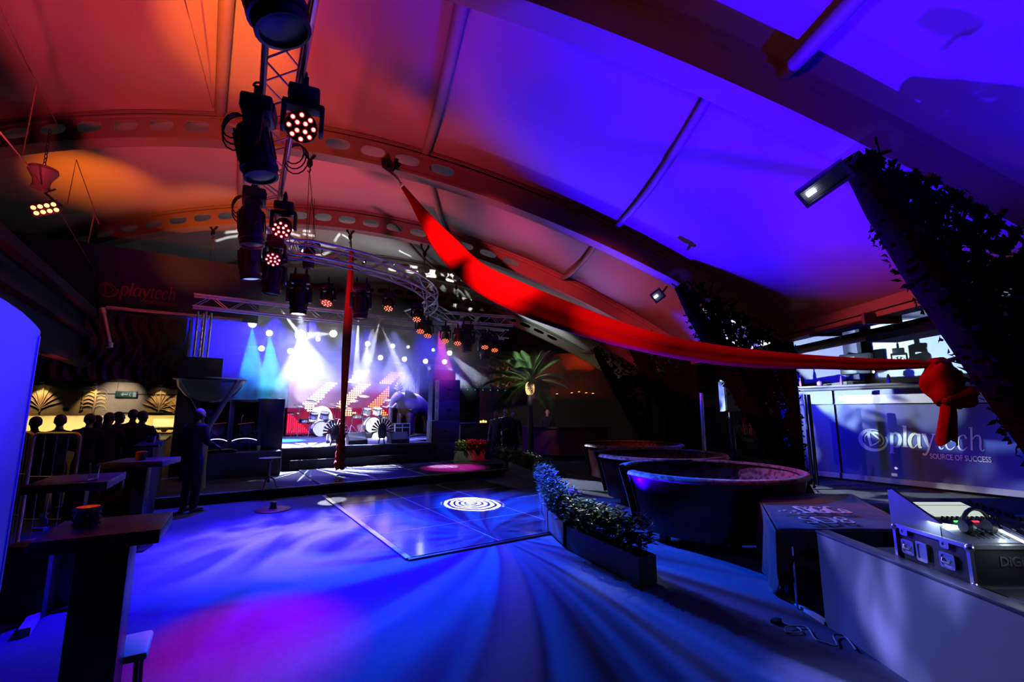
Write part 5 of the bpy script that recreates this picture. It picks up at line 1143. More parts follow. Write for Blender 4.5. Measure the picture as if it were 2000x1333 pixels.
# black microphone stand and hung speaker behind the sofas
p = atY(1437, 865, 10.6); mb = MB(); mb.cyl((p.x, 10.6, 0), (p.x, 10.6, 1.72), .012, seg=8)
mb.lathe([(0, 0), (.14, 0), (.14, .02), (.02, .03), (0, .03)], 18, Matrix.Translation((p.x, 10.6, 0))); mb.cyl((p.x-.22, 10.6, 1.7), (p.x+.2, 10.6, 1.71), .01, seg=8); tag(mb.build('speaker_stand', BLACKM), 'thin black T-shaped stand behind the middle tub sofa', 'stand')
t = thing('hung_speaker', 'black loudspeaker on a pole behind the middle tub sofa, pale glow painted on its top', 'speaker', atY(1423, 760, 10.9)); mb = MB(); zz = t.location.z; mb.cyl((0, .05, -.5), (0, .05, -zz), .02, seg=8); mb.lathe([(0, -zz), (.16, -zz), (.16, -zz+.02), (0, -zz+.03)], 16); mb.build('pole', BLACKM, t); mb = MB(); mb.box((0, 0, -.18), (.36, .3, .72), bev=.02); mb.build('cabinet', BLACK, t); mb = MB(); mb.box((0, -.155, -.18), (.3, .012, .64)); mb.build('grille', mat('grille'), t)
mb = MB(); mb.box((0, 0, .19), (.3, .2, .04)); mb.box((.02, -.05, .23), (.2, .08, .05)); mb.build('painted_top_light', emat('top_glow', (.8, .95, 1), .9), t)  # emissive blocks imitate light falling on the speaker top, no lamp
# ================================================================ filigree tent legs
NET = mat('dark_filigree', (.012, .008, .008), .85, spec=.08)
def tent_leg(Y, label, seed, dens):
    t = thing('tent_leg', label, 'tent leg', (5.2, Y, 0), 0, 'filigree covered tent legs'); r = random.Random(seed)
    top = Vector((3.2-5.2, 0, arch_z(3.2)-.2)); bot = Vector((.16, 0, .05))
    def wrap(name, p0, p1, rad, n):
        mb = MB(); mb.tube([p0.lerp(p1, f_) for f_ in (0, .12, .3, .6, 1)], [rad*k_ for k_ in ((.45, .8, 1, 1, .8) if name == 'inclined_leg' else (1, 1, 1, 1, 1))], 14); o = mb.build(name, NET, t)
        mb = MB(); F = frame_from_dir(p1-p0)
        for i in range(n):
            a = r.uniform(0, 2*PI); f = r.uniform(.14, .98); c = p0.lerp(p1, f)+F@Vector((rad*1.05*math.cos(a), rad*1.05*math.sin(a), 0)); nn = F@Vector((math.cos(a), math.sin(a), 0)); tg = (F@Vector((-math.sin(a), math.cos(a), 0))); ax = (p1-p0).normalized(); ln = r.uniform(.04, .085); d = (ax*r.uniform(-1, 1)+tg*r.uniform(-1, 1)+nn*.25).normalized(); s = d.cross(nn).normalized()*ln*.4
            v = [mb.bm.verts.new(q) for q in (c, c+d*ln*.5+s, c+d*ln+nn*.02, c+d*ln*.5-s)]; mb.bm.faces.new(v)
        tag(mb.build('leaf_wrap', NET, o, smooth=0), kind='stuff'); return o
    wrap('inclined_leg', top, bot, .19, 520); wrap('column', Vector((0, 0, 0)), Vector((0, 0, 2.99)), .1, 220)
    # cut-out leaf netting filling the triangle between leg, arch and column
    mb = MB(); n = 0
    while n < dens:
        z = r.uniform(.6, 4.1); x = r.uniform(-2.2, 0)
        xl = bot.x+(top.x-bot.x)*(z-bot.z)/(top.z-bot.z); za = arch_z(x+5.2)-.02
        if x < xl-.02 or z > za: continue
        n += 1; y = r.uniform(-.05, .05); k = r.randint(5, 7); rad = r.uniform(.04, .1); ph = r.uniform(0, 6); sq = r.uniform(.45, 1.0); ro = r.uniform(0, PI); pts = []
        for i in range(k*2):
            q = rad*(1 if i % 2 == 0 else .55); a = ph+PI*i/k; u_, v_ = q*math.cos(a), q*sq*math.sin(a); pts.append(Vector((x+u_*math.cos(ro)-v_*math.sin(ro), y, z+u_*math.sin(ro)+v_*math.cos(ro))))
        f = mb.bm.faces.new([mb.bm.verts.new(p) for p in pts])
        if n % 3 == 0: mb.tube([(x, y, z), (x+r.uniform(-.15, .15), y, z+r.uniform(-.15, .15)), (x+r.uniform(-.25, .25), y, z+r.uniform(-.25, .25))], .012, 5)
    tag(mb.build('cutout_netting', NET, t, smooth=0, solid=.012), kind='stuff'); return t
tent_leg(4.0, 'nearest filigree covered tent leg at the right edge of the photo', 1, 800); tent_leg(8.5, 'middle filigree covered tent leg behind the nearest tub sofa', 2, 800); tent_leg(13.0, 'third filigree covered tent leg, dim behind the red drape', 3, 700); tent_leg(17.5, 'farthest filigree covered tent leg near the orange uplights', 4, 300)
# ================================================================ red drape
t = thing('drape', 'long red drape swagged from the roof arch to a big knot at the right', 'drape', (0, 0, 0))
dp = [(787, 366, 8, 3), (806, 392, 14, 4), (830, 428, 26, 5), (870, 480, 44, 6), (930, 538, 50, 7), (1010, 580, 56, 8), (1100, 616, 54, 8), (1200, 650, 46, 8), (1300, 676, 40, 8), (1400, 693, 38, 8), (1500, 703, 34, 8), (1600, 708, 27, 7), (1700, 712, 24, 6), (1780, 712, 19, 5), (1828, 713, 10, 4)]
PA_, PB_ = atY(787, 366, 8.35), atY(1828, 713, 4.7); dn = Vector(((PB_-PA_).y, -(PB_-PA_).x, 0)).normalized()
def onpl(px, py): r_ = ray(px, py); k = (PA_-Vector((0, 0, EYE))).dot(dn)/r_.dot(dn); return Vector((0, 0, EYE))+r_*k
C_ = []; Wd = []
for (px, py, w_, _) in dp: c = onpl(px, py); e = onpl(px, py-w_/2); C_.append(c); Wd.append((e-c).length)
Cs = smooth_path(C_, 8); Ws = smooth_path([(w_, 0, 0) for w_ in Wd], 8)
def drp(u, v):
    i = min(int(u*(len(Cs)-1)+.5), len(Cs)-1); c = Cs[i]; w_ = Ws[i].x; tg = (Cs[min(i+1, len(Cs)-1)]-Cs[max(i-1, 0)]).normalized(); up = dn.cross(tg).normalized(); up = up if up.z > 0 else -up
    a = 2*PI*v; f = 1+.03*math.sin(6*a+u*4)
    return c+up*w_*math.cos(a)*f+dn*(.3*w_+.012)*math.sin(a)*(1+.14*math.sin(5*a+3*u))
DRAPE = mat('drape_red', (.5, .006, .008), .7, spec=.15, noise=(1.5, .12))
mb = MB(); mb.grid(drp, len(Cs)-1, 36); mb.build('swag', DRAPE, t, smooth=70)
kn = onpl(1838, 745); mb = MB()
def blob(c, rx, ry, rz_, seed, M=None):
    def fn(u, v):
        th, ph = 2*PI*u, PI*v; k = 1+.16*math.sin(3*th+seed)*math.sin(ph)+.1*math.sin(5*ph+2*th+seed); return Vector(c)+Vector((rx*math.sin(ph)*math.cos(th)*k, ry*math.sin(ph)*math.sin(th)*k, rz_*math.cos(ph)*k))
    mb.grid(fn, 24, 16)
sc_ = kn.y/889*1.02
blob(kn+Vector((.02, 0, -.01)), 34*sc_, .12, 44*sc_, 1); mb.build('knot', DRAPE, t, smooth=70)
mb = MB(); blob(onpl(1872, 775), 30*sc_, .1, 22*sc_, 4); mb.build('knot_loop', DRAPE, t, smooth=70)
mb = MB(); tl = [onpl(1846, 770), onpl(1851, 800), onpl(1850, 830), onpl(1848, 866)]; ts = smooth_path(tl, 8); tw_ = [10, 14, 17, 19]
def tail(u, v):
    i = min(int(u*(len(ts)-1)+.5), len(ts)-1); w_ = (9+10*u)*sc_; a = 2*PI*v; return ts[i]+Vector((w_*math.cos(a)*(1+.1*math.sin(4*a)), .05*math.sin(a)*(1+.4*math.sin(5*a)), .03*math.sin(3*a)*u))
mb.grid(tail, len(ts)-1, 30); mb.build('hanging_tail', DRAPE, t, smooth=70)
hk = atY(762, 322, 8.4); t = thing('drape_hook', 'black strap and hook holding the upper end of the red drape', 'hook', hk); mb = MB(); q_ = PA_-hk
mb.tube([(-.14, 0, .12), (-.12, -.02, -.04), (.02, 0, -.14), (.1, 0, -.05), (.12, 0, .12)], .045, 8); mb.build('strap', STRAPM, t); mb = MB(); mb.tube([(0, 0, -.12), q_*.6, q_*.85], [.035, .02, .012], 8); mb.tube([q_*.85+Vector((.03*math.cos(a), 0, .03*math.sin(a))) for a in [2*PI*i/10 for i in range(10)]], .008, 6, closed=True); mb.build('carabiner', CHROME, t)
ba, bb = onpl(1826, 713), atY(1925, 683, 4.15); mb = MB(); mb.cyl(ba, bb, .022, seg=10); mb.tube([ba.lerp(bb, .3), ba.lerp(bb, .55)+Vector((0, 0, -.07)), ba.lerp(bb, .8)], .008, 6); tag(mb.build('anchor_bar', BLACKM), 'black bar with a cable tying the red knot to the near filigree leg', 'bar')
# ================================================================ floodlights on the legs, glass heater
def flood(label, px, py, Y, w_, h, rz, ry):
    c = atY(px, py, Y); t = thing('floodlight', label, 'floodlight', c, 0, 'rectangular floodlights'); F = frame_from_dir((c-Vector((.5, 0, .4))).normalized()).to_4x4() @ Matrix.Rotation(ry, 4, 'Z')
    mb = MB(); mb.prism([[(-w_/2, -h/2), (w_/2, -h/2), (w_/2, h/2), (-w_/2, h/2)], [(-w_/2+.03, -h/2+.025), (-w_/2+.03, h/2-.025), (w_/2-.03, h/2-.025), (w_/2-.03, -h/2+.025)]], F@Matrix.Translation((0, 0, .1)), .1); mb.build('frame', mat('flood_blue_black', (.06, .06, .1), .35, metal=.3), t)
    mb = MB(); mb.box((0, 0, .09), (w_-.04, h-.03, .02), M=F); mb.build('reflector', mat('reflector', (.75, .75, .8), .35, metal=.5, bump=(12, .4)), t)
    mb = MB(); mb.box((0, 0, .012), (w_-.06, h-.05, .006), M=F); mb.build('glass', GLASSY, t)
    mb = MB(); mb.cyl(F@Vector((-w_*.36, 0, .05)), F@Vector((-w_*.36+.08, 0, .05)), .02, seg=10); mb.build('bulb', emat('flood_bulb', (.85, .85, 1), 3), t)
    mb = MB()
    for k in range(7): mb.box((0, -h/2+.04+k*(h-.08)/6, .004), (w_-.06, .003, .003), M=F)
    mb.build('guard', BLACKM, t)
    mb = MB(); mb.tube([F@Vector((w_/2+.01, 0, .05)), F@Vector((w_/2+.06, .0, .12)), F@Vector((w_/2+.1, 0, .25))], .02, 8); mb.build('bracket', BLACK, t)
flood('large rectangular floodlight fixed to the near filigree leg', 1610, 362, 3.8, .42, .18, 0, R(150)); flood('small floodlight near the top of the middle filigree leg', 1285, 578, 8.2, .22, .2, 0, R(145))
t = thing('glass_heater', 'blue lit glass tube heater hanging under the eave beam', 'heater', (0, 0, 0)); h0, h1 = atY(1612, 648, 7.6), atY(1722, 622, 6.3); ax = (h1-h0).normalized(); sd = ax.cross(Vector((0, 0, 1))).normalized()
mb = MB()
for k in range(6): o_ = sd*(-.2+.08*k)+Vector((0, 0, -.03*(k % 2))); mb.cyl(h0+o_, h1+o_, .022, seg=10)
mb.build('glass_tubes', mat('tube_glass', (.7, .7, .9), .06, metal=.9), t)
for p in (h0, h1): mb = MB(); mb.box((0, 0, 0), (.5, .06, .16), M=Matrix.Translation(p) @ Matrix((sd, ax, Vector((0, 0, 1)))).transposed().to_4x4()); mb.build('end_cap', mat('cap_blue', (.2, .22, .4), .4), t)
mb = MB(); 
for p in (h0, h1): mb.cyl(p, Vector((5.2, p.y, 3.05)), .012, seg=6)
mb.build('hanger', BLACKM, t)
mb = MB(); mb.box((6.0, 5.6, 2.86), (.5, 3.4, .1)); mb.cyl((6.0, 4.3, 2.9), (6.0, 4.3, 4.04), .012, seg=6); mb.cyl((6.0, 6.9, 2.9), (6.0, 6.9, 4.04), .012, seg=6); tag(mb.build('dark_trough', mat('trough', (.05, .035, .05), .6)), 'dark trough beside the glass tube heater', 'trough')
mb = MB(); mb.cyl((6.1, 4.4, 3.0), (6.1, 9.8, 3.0), .09, seg=14); tag(mb.build('duct_pipe', CREAM), 'pink lit pipe running behind the eave beam', 'pipe')
# ================================================================ mixing desk area
t = thing('cover_cloth', 'black cloth cover with printed console name over a low case, behind the grey counter', 'cover', (0, 0, 0))
c4 = [Vector((2.42, 4.36, 0)), Vector((3.7, 4.36, 0)), Vector((4.2, 5.85, 0)), Vector((3.05, 5.9, 0))]; zt = .64
def cov(u, v):
    p = (c4[0].lerp(c4[1], u)).lerp(c4[3].lerp(c4[2], u), v); z = zt+.003*math.sin(u*13+v*7)+.003*math.sin(v*17)+.12*v*.5; return Vector((p.x, p.y, z))
CLO = mat('console_cover', (.05, .035, .04), .6, bump=(10, .6), sheen=.2)
mb = MB(); mb.grid(cov, 28, 24); mb.build('top_sheet', CLO, t, solid=.008)
mb = MB()
def skirt(u, v): # along front then left side
    if u < .5: p = c4[1].lerp(c4[0], u*2); nn = Vector((0, -1, 0))
    else: p = c4[0].lerp(c4[3], u*2-1); nn = Vector((-.9, .35, 0))
    zz = .64+.06*max(0, u*2-1); dp_ = (.16 if u < .45 else .16+.46*min(1, (u-.45)/.1)); dp_ = dp_ if u < .8 else .62*(1-(u-.8)*2)
    return Vector((p.x, p.y, zz-dp_*v))+nn*(.015+.035*v*(1+math.sin(u*45)))
mb.grid(skirt, 70, 10); mb.build('hanging_side', CLO, t, solid=.006)
PRINT = mat('print_beige', (.8, .6, .5), .6); Mt = Matrix.Translation((2.72, 4.47, .662)) @ Matrix.Rotation(R(2.3), 4, 'X')
mb = MB(); text_mesh(mb, 'DiGiCo', Mt @ Matrix.Translation((.28, .36, .012)), .4, 'LEFT', .002, sx=.38); mb.build('maker_print', PRINT, t, smooth=0)
mb = MB(); text_mesh(mb, 'SD8', Mt @ Matrix.Translation((.06, .0, .012)), .33, 'LEFT', -.004, sx=.85); mb.build('model_print', PRINT, t, smooth=0)
mb = MB()
for i, (x, y, s) in enumerate(((.02, .33, .018), (.09, .36, .022), (.17, .33, .028), (.16, .24, .022), (.25, .28, .03), (.1, .27, .016))): mb.box((x+.02, y+.1, .016), (s*1.1, s*1.8, .006), M=Mt)
mb.build('dot_emblem', PRINT, t)
t = thing('covered_case', 'low dark case on legs under the cloth cover', 'case', (0, 0, 0)); mb = MB(); mb.prism([[(p.x*.97+.09, p.y*.97+.16) for p in c4]], Matrix.Translation((0, 0, .62)), .22); mb.build('body', BLACK, t)
for x, y in ((2.62, 4.6), (3.6, 4.6), (3.15, 5.75), (4.05, 5.7)): mb = MB(); mb.box((x, y, .2), (.06, .06, .4)); mb.build('leg', BLACK, t)
mb = MB(); p = G(1558, 1190, 0); mb.cyl((p.x, p.y, 0), (p.x, p.y, .52), .012, seg=10); tag(mb.build('chrome_pole', CHROME), 'thin chrome pole standing before the covered case', 'pole')
mb = MB(); a_, b_ = G(1522, 1164), G(1612, 1224); mb.box((a_+b_)/2+Vector((.03, .02, .012)), ((b_-a_).length, .05, .024), rz=math.atan2((b_-a_).y, (b_-a_).x)); tag(mb.build('floor_strip', ALUE), 'thin violet lit floor strip leading to the corner of the grey counter', 'strip')
t = thing('counter_front', 'grey counter front panel at the lower right, blue lit with dark streaks', 'counter', (2.56, 0, 0)); PAN = mat('counter_grey', (.33, .34, .38), .45, noise=(1.6, .1))
mb = MB(); mb.box((.0, 2.5, .355), (.03, 3.0, .71)); mb.build('front_panel', PAN, t); mb = MB(); mb.box((.035, 2.5, .72), (.11, 3.02, .025), bev=.004); mb.build('top_cap', mat('cap_dark', (.08, .08, .1), .4), t)
mb = MB(); mb.box((3.35, 2.6, .69), (1.25, 2.0, .04), bev=.005); tag(mb.build('mixing_table', mat('table_dark', (.03, .025, .03), .5)), 'dark table carrying the flight case and mixing desk', 'table')
for x in (2.85, 3.85):
    for y in (1.8, 3.4): mb = MB(); mb.cyl((x, y, 0), (x, y, .67), .022, seg=8); mb.build('leg', BLACKM, bpy.data.objects['mixing_table'])
# flight case and desk
FCX, FY0, FY1, FZ0, FZ1 = 2.66, 2.80, 3.32, .71, .935
CASEB = mat('case_black', (.03, .03, .035), .45, bump=(120, .1)); CASEA = mat('case_aluminium', (.75, .76, .8), .25, metal=.9)
t = thing('flight_case', 'black flight case with silver edges, catches and handles under the mixing desk', 'flight case', (0, 0, 0))
mb = MB(); mb.box((FCX+.65, (FY0+FY1)/2, (FZ0+FZ1)/2), (1.28, FY1-FY0, FZ1-FZ0)); mb.build('body', CASEB, t)
mb = MB(); e = .022
for y in (FY0, FY1): mb.box((FCX, y, (FZ0+FZ1)/2), (e, e, FZ1-FZ0+.01))
for z in (FZ0, FZ1): mb.box((FCX, (FY0+FY1)/2, z), (e, FY1-FY0+.01, e)); mb.box((FCX+.65, FY0, z), (1.28, e, e))
mb.build('edge_trim', CASEA, t)
for y in (FY0, FY1):
    for z in (FZ0+.008, FZ1-.008): mb = MB(); mb.sph((FCX, y, z), .024, 10); mb.build('ball_corner', CASEA, t)
Mc = wallM((FCX-.002, FY1, FZ0), (0, -1, 0), (-1, 0, 0))
def plate(name, x, z, w_, h, inner):
    mb = MB(); r_ = .012
    def rr(w_, h): return [(x+sx*(w_/2)-sx*r_*(1-c), z+sy*(h/2)-sy*r_*(1-s)) for sx, sy, seq in ((1, 1, ((1, 0), (.7, .7), (0, 1))), (-1, 1, ((0, 1), (.7, .7), (1, 0))), (-1, -1, ((1, 0), (.7, .7), (0, 1))), (1, -1, ((0, 1), (.7, .7), (1, 0)))) for c, s in seq]
    o1 = rr(w_, h); o2 = rr(w_-.026, h-.026); mb.prism([o1, o2[::-1]], Mc @ Matrix.Translation((0, 0, .008)), .008); pl = mb.build(name, CASEA, t, smooth=0)
    mb = MB(); mb.box((x, z, .001), (w_-.026, h-.026, .003), M=Mc)
    if inner == 'handle': mb.tube([Mc@Vector((x-w_*.3, z+.01, .004)), Mc@Vector((x-w_*.25, z-.012, .016)), Mc@Vector((x+w_*.25, z-.012, .016)), Mc@Vector((x+w_*.3, z+.01, .004))], .006, 8)
    mb.build('inset', CASEA if inner else mat('case_steel', (.4, .41, .45), .3, metal=1), pl)
plate('handle_dish', .095, .105, .095, .09, 'handle'); plate('catch_plate', .2, .105, .08, .12, 'flat'); plate('handle_dish', .375, .105, .1, .09, 'handle'); plate('catch', .075, .2, .06, .05, 'flat'); plate('catch', .37, .2, .06, .05, 'flat')
mb = MB(); text_mesh(mb, 'DiGiCo', wallM((FCX+.16, FY0-.004, .83), (1, 0, 0), (0, -1, 0)), .075, 'LEFT', .001, .001); mb.build('faint_print', mat('print_faint', (.09, .07, .08), .6), t, smooth=0)
t = thing('mixing_desk', 'mixing desk with pale touch screen, faders and rows of coloured buttons', 'mixing desk', (0, 0, 0))
def dz(y): return .95+.16*(y-FY0)/(FY1-FY0+.1)   # sloping top
DX0, DX1 = FCX+.03, FCX+1.25; DESK = mat('desk_grey', (.12, .13, .16), .4)
mb = MB(); mb.prism([[(FY0+.03, .93), (FY1+.05, .93), (FY1+.05, dz(FY1)+.02), (FY0+.03, dz(FY0))]], Matrix(((0, 0, 1, DX1), (1, 0, 0, 0), (0, 1, 0, 0), (0, 0, 0, 1))), DX1-DX0); mb.build('chassis', DESK, t)
mb = MB(); mb.prism([[(FY0+.2, .93), (FY1+.06, .93), (FY1+.06, dz(FY1)+.075), (FY1+.02, dz(FY1)+.085), (FY0+.2, dz(FY0+.2)+.02)]], Matrix(((0, 0, 1, DX0+.015), (1, 0, 0, 0), (0, 1, 0, 0), (0, 0, 0, 1))), .02); mb.build('end_cheek', mat('cheek_grey', (.2, .2, .23), .5), t)
Md = Matrix.Translation((DX0, FY0+.03, dz(FY0)+.003)) @ Matrix.Rotation(math.atan2(.16, .62), 4, 'X')
mb = MB(); mb.box((.26, .4, .006), (.36, .2, .01), M=Md); sc = mb.build('touch_screen', emat('screen_pale', (.62, .72, .66), .9), t)
mb = MB(); mb.box((.26, .52, .004), (.46, .03, .008), M=Md); mb.box((.26, .45, .0118), (.35, .003, .002), M=Md); mb.build('screen_bezel', BLACK, sc)
mb = MB()
for i in range(12): mb.lathe([(0, 0), (.011, 0), (.009, .018), (0, .019)], 10, Md @ Matrix.Translation((.1+.032*i, .27, .003)))
for i in range(10): mb.lathe([(0, 0), (.012, 0), (.01, .02), (0, .021)], 10, Md @ Matrix.Translation((.5+.012*i, .5-.035*i, .003)))
tag(mb.build('knobs', BLACKM, t), kind='stuff')
for name, cc, xs in (('red_buttons', (1, .03, .06), (.19, .21, .25, .27, .29, .36)), ('green_buttons', (.1, 1, .2), (.15, .165))):
    mb = MB()
    for x in xs: mb.box((x, .235, .006), (.014, .012, .008), M=Md)
    mb.build(name, emat('btn_'+name, cc, 1.6), t)
mb = MB()
for i in range(16): mb.box((.1+.03*i, .1, .003), (.004, .13, .004), M=Md)
mb.build('fader_slots', BLACK, t)
mb = MB()
for i in range(16): mb.box((.1+.03*i, .07+.05*math.sin(i*1.7)**2, .01), (.014, .026, .016), M=Md, bev=.003)
tag(mb.build('fader_caps', BLACKM, t), kind='stuff')
mb = MB(); mb.box((.78, .3, .003), (.4, .5, .005), M=Md); mb.build('meter_plate', mat('plate_white', (.7, .72, .75), .4), t)
a_, b_ = atY(1882, 1000, 3.45), atY(2010, 1062, 2.62); t = thing('desk_lamp_bar', 'bright white LED lamp bar slanting above the mixing desk', 'lamp', (0, 0, 0)); mb = MB(); mb.cyl(a_, b_, .012, seg=10); mb.build('tube', emat('lampbar', (.75, .9, 1), 22), t); mb = MB(); mb.cyl(a_+Vector((0, 0, .014)), b_+Vector((0, 0, .014)), .014, seg=10); mb.build('housing', CASEA, t); mb = MB(); mb.cyl(a_+Vector((0, 0, .01)), Vector((a_.x, a_.y, .95)), .008, seg=8); mb.build('post', BLACKM, t)
areal((a_+b_)/2+Vector((0, 0, -.02)), (a_+b_)/2+Vector((-.1, 0, -1)), (.6, .82, 1), 5, .1, .9)
# headphones on the desk edge
t = thing('headphones', 'black headphones resting on the front corner of the mixing desk', 'headphones', (DX0+.17, FY0+.12, dz(FY0+.12)+.03)); mb = MB(); mb.tube([(.08*math.cos(a), .02, .02+.09*math.sin(a)) for a in [R(x) for x in range(-10, 191, 20)]], .012, 8); mb.build('headband', BLACK, t)
for s in (-1, 1): mb = MB(); mb.lathe([(0, -.022), (.035, -.022), (.045, 0), (.035, .024), (0, .024)], 16, Matrix.Translation((s*.075, .01, .01)) @ Matrix.Rotation(PI/2, 4, 'Y')); mb.build('ear_cup', BLACK, t)
mb = MB(); mb.tube([(.07, 0, -.02), (.12, -.03, -.03), (.2, .02, -.028), (.3, -.06, -.03)], .004, 6); mb.build('cord', BLACK, t)
t = thing('rear_case', 'open flight case lid with silver edges beyond the mixing desk', 'flight case', (0, 0, 0)); a_, b_ = atY(1905, 998, 3.75), atY(1988, 1026, 3.2); mid = (a_+b_)/2; dd = (b_-a_); rz = math.atan2(dd.y, dd.x); Lr = dd.length
mb = MB(); mb.box((mid.x+.1, mid.y+.1, (mid.z+.71)/2), (Lr, .35, mid.z-.71), rz=rz); mb.build('body', CASEB, t); mb = MB()
for z in (mid.z, mid.z-.08, mid.z-.16): mb.box((mid.x+.1, mid.y+.1, z), (Lr+.01, .36, .02), rz=rz)
mb.build('edge_trim', CASEA, t)
# cables on the floor
WIRE = mat('grey_cable', (.5, .48, .5), .5); p = [G(1512, 1212, .01), G(1530, 1218, .01), G(1560, 1228, .012), G(1563, 1236, .012), G(1535, 1235, .012), G(1540, 1224, .02), G(1575, 1226, .012), G(1592, 1248, .012), G(1612, 1256, .012), G(1635, 1262, .012), G(1628, 1242, .02), G(1650, 1244, .012), G(1672, 1270, .012)]
mb = MB(); mb.tube(smooth_path(p, 6), .006, 6); tag(mb.build('floor_cable', WIRE), 'pale looped cable lying on the carpet before the grey counter', 'cable')
mb = MB(); mb.box(G(1516, 1213, .015), (.1, .05, .03), rz=.6, bev=.008); tag(mb.build('cable_plug', BLACK), 'black plug block at the end of the pale floor cable', 'plug')
# ================================================================ light
def light_nodes(d):
    d.use_nodes = True; N, L = d.node_tree.nodes, d.node_tree.links; em = [n for n in N if n.type == 'EMISSION'][0]
    tc = N.new('ShaderNodeTexCoord'); sp = N.new('ShaderNodeSeparateXYZ'); L.new(tc.outputs['Normal'], sp.inputs[0])
    def div(a):
        m = N.new('ShaderNodeMath'); m.operation = 'DIVIDE'; L.new(sp.outputs[a], m.inputs[0]); L.new(sp.outputs['Z'], m.inputs[1]); return m.outputs[0]
    cb = N.new('ShaderNodeCombineXYZ'); L.new(div('X'), cb.inputs[0]); L.new(div('Y'), cb.inputs[1]); return N, L, em, cb.outputs[0]
def gobo_noise(sx, sy, lo, hi, dist=1.0, floor=.0, rot=0.0, seed=0.0, gain=1.6):
    """a breakup gobo: streaky noise mask over the beam's cross-section"""
    def f(d):
        N, L, em, v = light_nodes(d); mp = N.new('ShaderNodeMapping'); mp.inputs['Scale'].default_value = (sx, sy, 1); mp.inputs['Rotation'].default_value = (0, 0, rot); mp.inputs['Location'].default_value = (seed, seed*.7, seed)
        L.new(v, mp.inputs[0]); n = N.new('ShaderNodeTexNoise'); n.inputs['Scale'].default_value = 1; n.inputs['Detail'].default_value = 2.5; n.inputs['Distortion'].default_value = dist; L.new(mp.outputs[0], n.inputs[0])
        r = N.new('ShaderNodeMapRange'); r.inputs['From Min'].default_value = lo; r.inputs['From Max'].default_value = hi; r.inputs['To Min'].default_value = floor; r.inputs['To Max'].default_value = gain; r.interpolation_type = 'SMOOTHSTEP'; L.new(n.outputs['Fac'], r.inputs[0]); L.new(r.outputs[0], em.inputs['Strength'])
    return f
def gobo_rings(k, width):
    def f(d):
        N, L, em, v = light_nodes(d); w_ = N.new('ShaderNodeTexWave'); w_.wave_type = 'RINGS'; w_.rings_direction = 'Z'; w_.inputs['Scale'].default_value = k; w_.inputs['Distortion'].default_value = 3.5; w_.inputs['Detail'].default_value = 2; L.new(v, w_.inputs[0])
        r = N.new('ShaderNodeMapRange'); r.inputs['From Min'].default_value = .3; r.inputs['From Max'].default_value = .6; r.inputs['To Max'].default_value = 1.5; L.new(w_.outputs['Fac'], r.inputs[0]); L.new(r.outputs[0], em.inputs['Strength'])
    return f
def gobo_radial(k, kr, lo, hi, floor=0.0, seed=0.0, gain=1.6, twist=0.0):
    """a breakup gobo of rays fanning out from the middle of the beam"""
    def f(d):
        N, L, em, v = light_nodes(d); nm = N.new('ShaderNodeVectorMath'); nm.operation = 'NORMALIZE'; ln = N.new('ShaderNodeVectorMath'); ln.operation = 'LENGTH'; L.new(v, ln.inputs[0])
        ro = N.new('ShaderNodeVectorRotate'); ro.rotation_type = 'Z_AXIS'; mt_ = N.new('ShaderNodeMath'); mt_.operation = 'MULTIPLY'; mt_.inputs[1].default_value = twist; L.new(ln.outputs['Value'], mt_.inputs[0]); L.new(v, ro.inputs['Vector']); L.new(mt_.outputs[0], ro.inputs['Angle']); L.new(ro.outputs[0], nm.inputs[0])
        sc = N.new('ShaderNodeVectorMath'); sc.operation = 'SCALE'; sc.inputs['Scale'].default_value = k; L.new(nm.outputs[0], sc.inputs[0])
        m2 = N.new('ShaderNodeMath'); m2.operation = 'MULTIPLY_ADD'; m2.inputs[1].default_value = kr; m2.inputs[2].default_value = seed; L.new(ln.outputs['Value'], m2.inputs[0]); cb = N.new('ShaderNodeCombineXYZ'); L.new(m2.outputs[0], cb.inputs[2])
        ad = N.new('ShaderNodeVectorMath'); ad.operation = 'ADD'; L.new(sc.outputs[0], ad.inputs[0]); L.new(cb.outputs[0], ad.inputs[1])
        n = N.new('ShaderNodeTexNoise'); n.inputs['Scale'].default_value = 1; n.inputs['Detail'].default_value = 2; n.inputs['Distortion'].default_value = .4; L.new(ad.outputs[0], n.inputs[0])
        r = N.new('ShaderNodeMapRange'); r.inputs['From Min'].default_value = lo; r.inputs['From Max'].default_value = hi; r.inputs['To Min'].default_value = floor; r.inputs['To Max'].default_value = gain; r.interpolation_type = 'SMOOTHSTEP'; L.new(n.outputs['Fac'], r.inputs[0]); L.new(r.outputs[0], em.inputs['Strength'])
    return f
RED = (1, .045, .075); ORG = (1, .15, .002); MAG = (.8, .03, .6); BLU = (.03, .0, 1); PBLU = (.01, .0, 1); LAV = (.55, .16, .75); WHI = (.72, .8, 1); CYA = (.02, .3, 1)
# --- tent roof: colour washes from added spots, many with no fixture of their own
spot((-4.3, 3.3, 2.0), (-6.6, 5.2, 7), RED, 900, 110, 1, .2)                # dull red over the left bays
spot((-8.0, 8.0, 1.8), (-8.6, 10.6, 7), RED, 300, 70, 1, .2)
spot((-9.5, 8.9, 4.7), (-10.4, 10.6, 7.3), ORG, 420, 50, 1, .05)            # orange pool beyond the second arch
spot((-8.2, 9.6, 4.2), (-8.6, 13.0, 7.0), ORG, 420, 55, .9, .05)           # orange on the third arch
spot((-5.5, 5.4, 4.6), (-5.2, 8.5, 6.9), (1, .14, .004), 80, 90, .9, .05)    # orange on the second arch
spot((-3.0, 3.6, 4.3), (-4.25, 6.1, 7.3), ORG, 900, 30, .7, .03)              # orange beside the near truss
spot((-2.6, 5.6, 2.6), (-1.5, 4.7, 6.3), MAG, 150, 60, 1, .2)
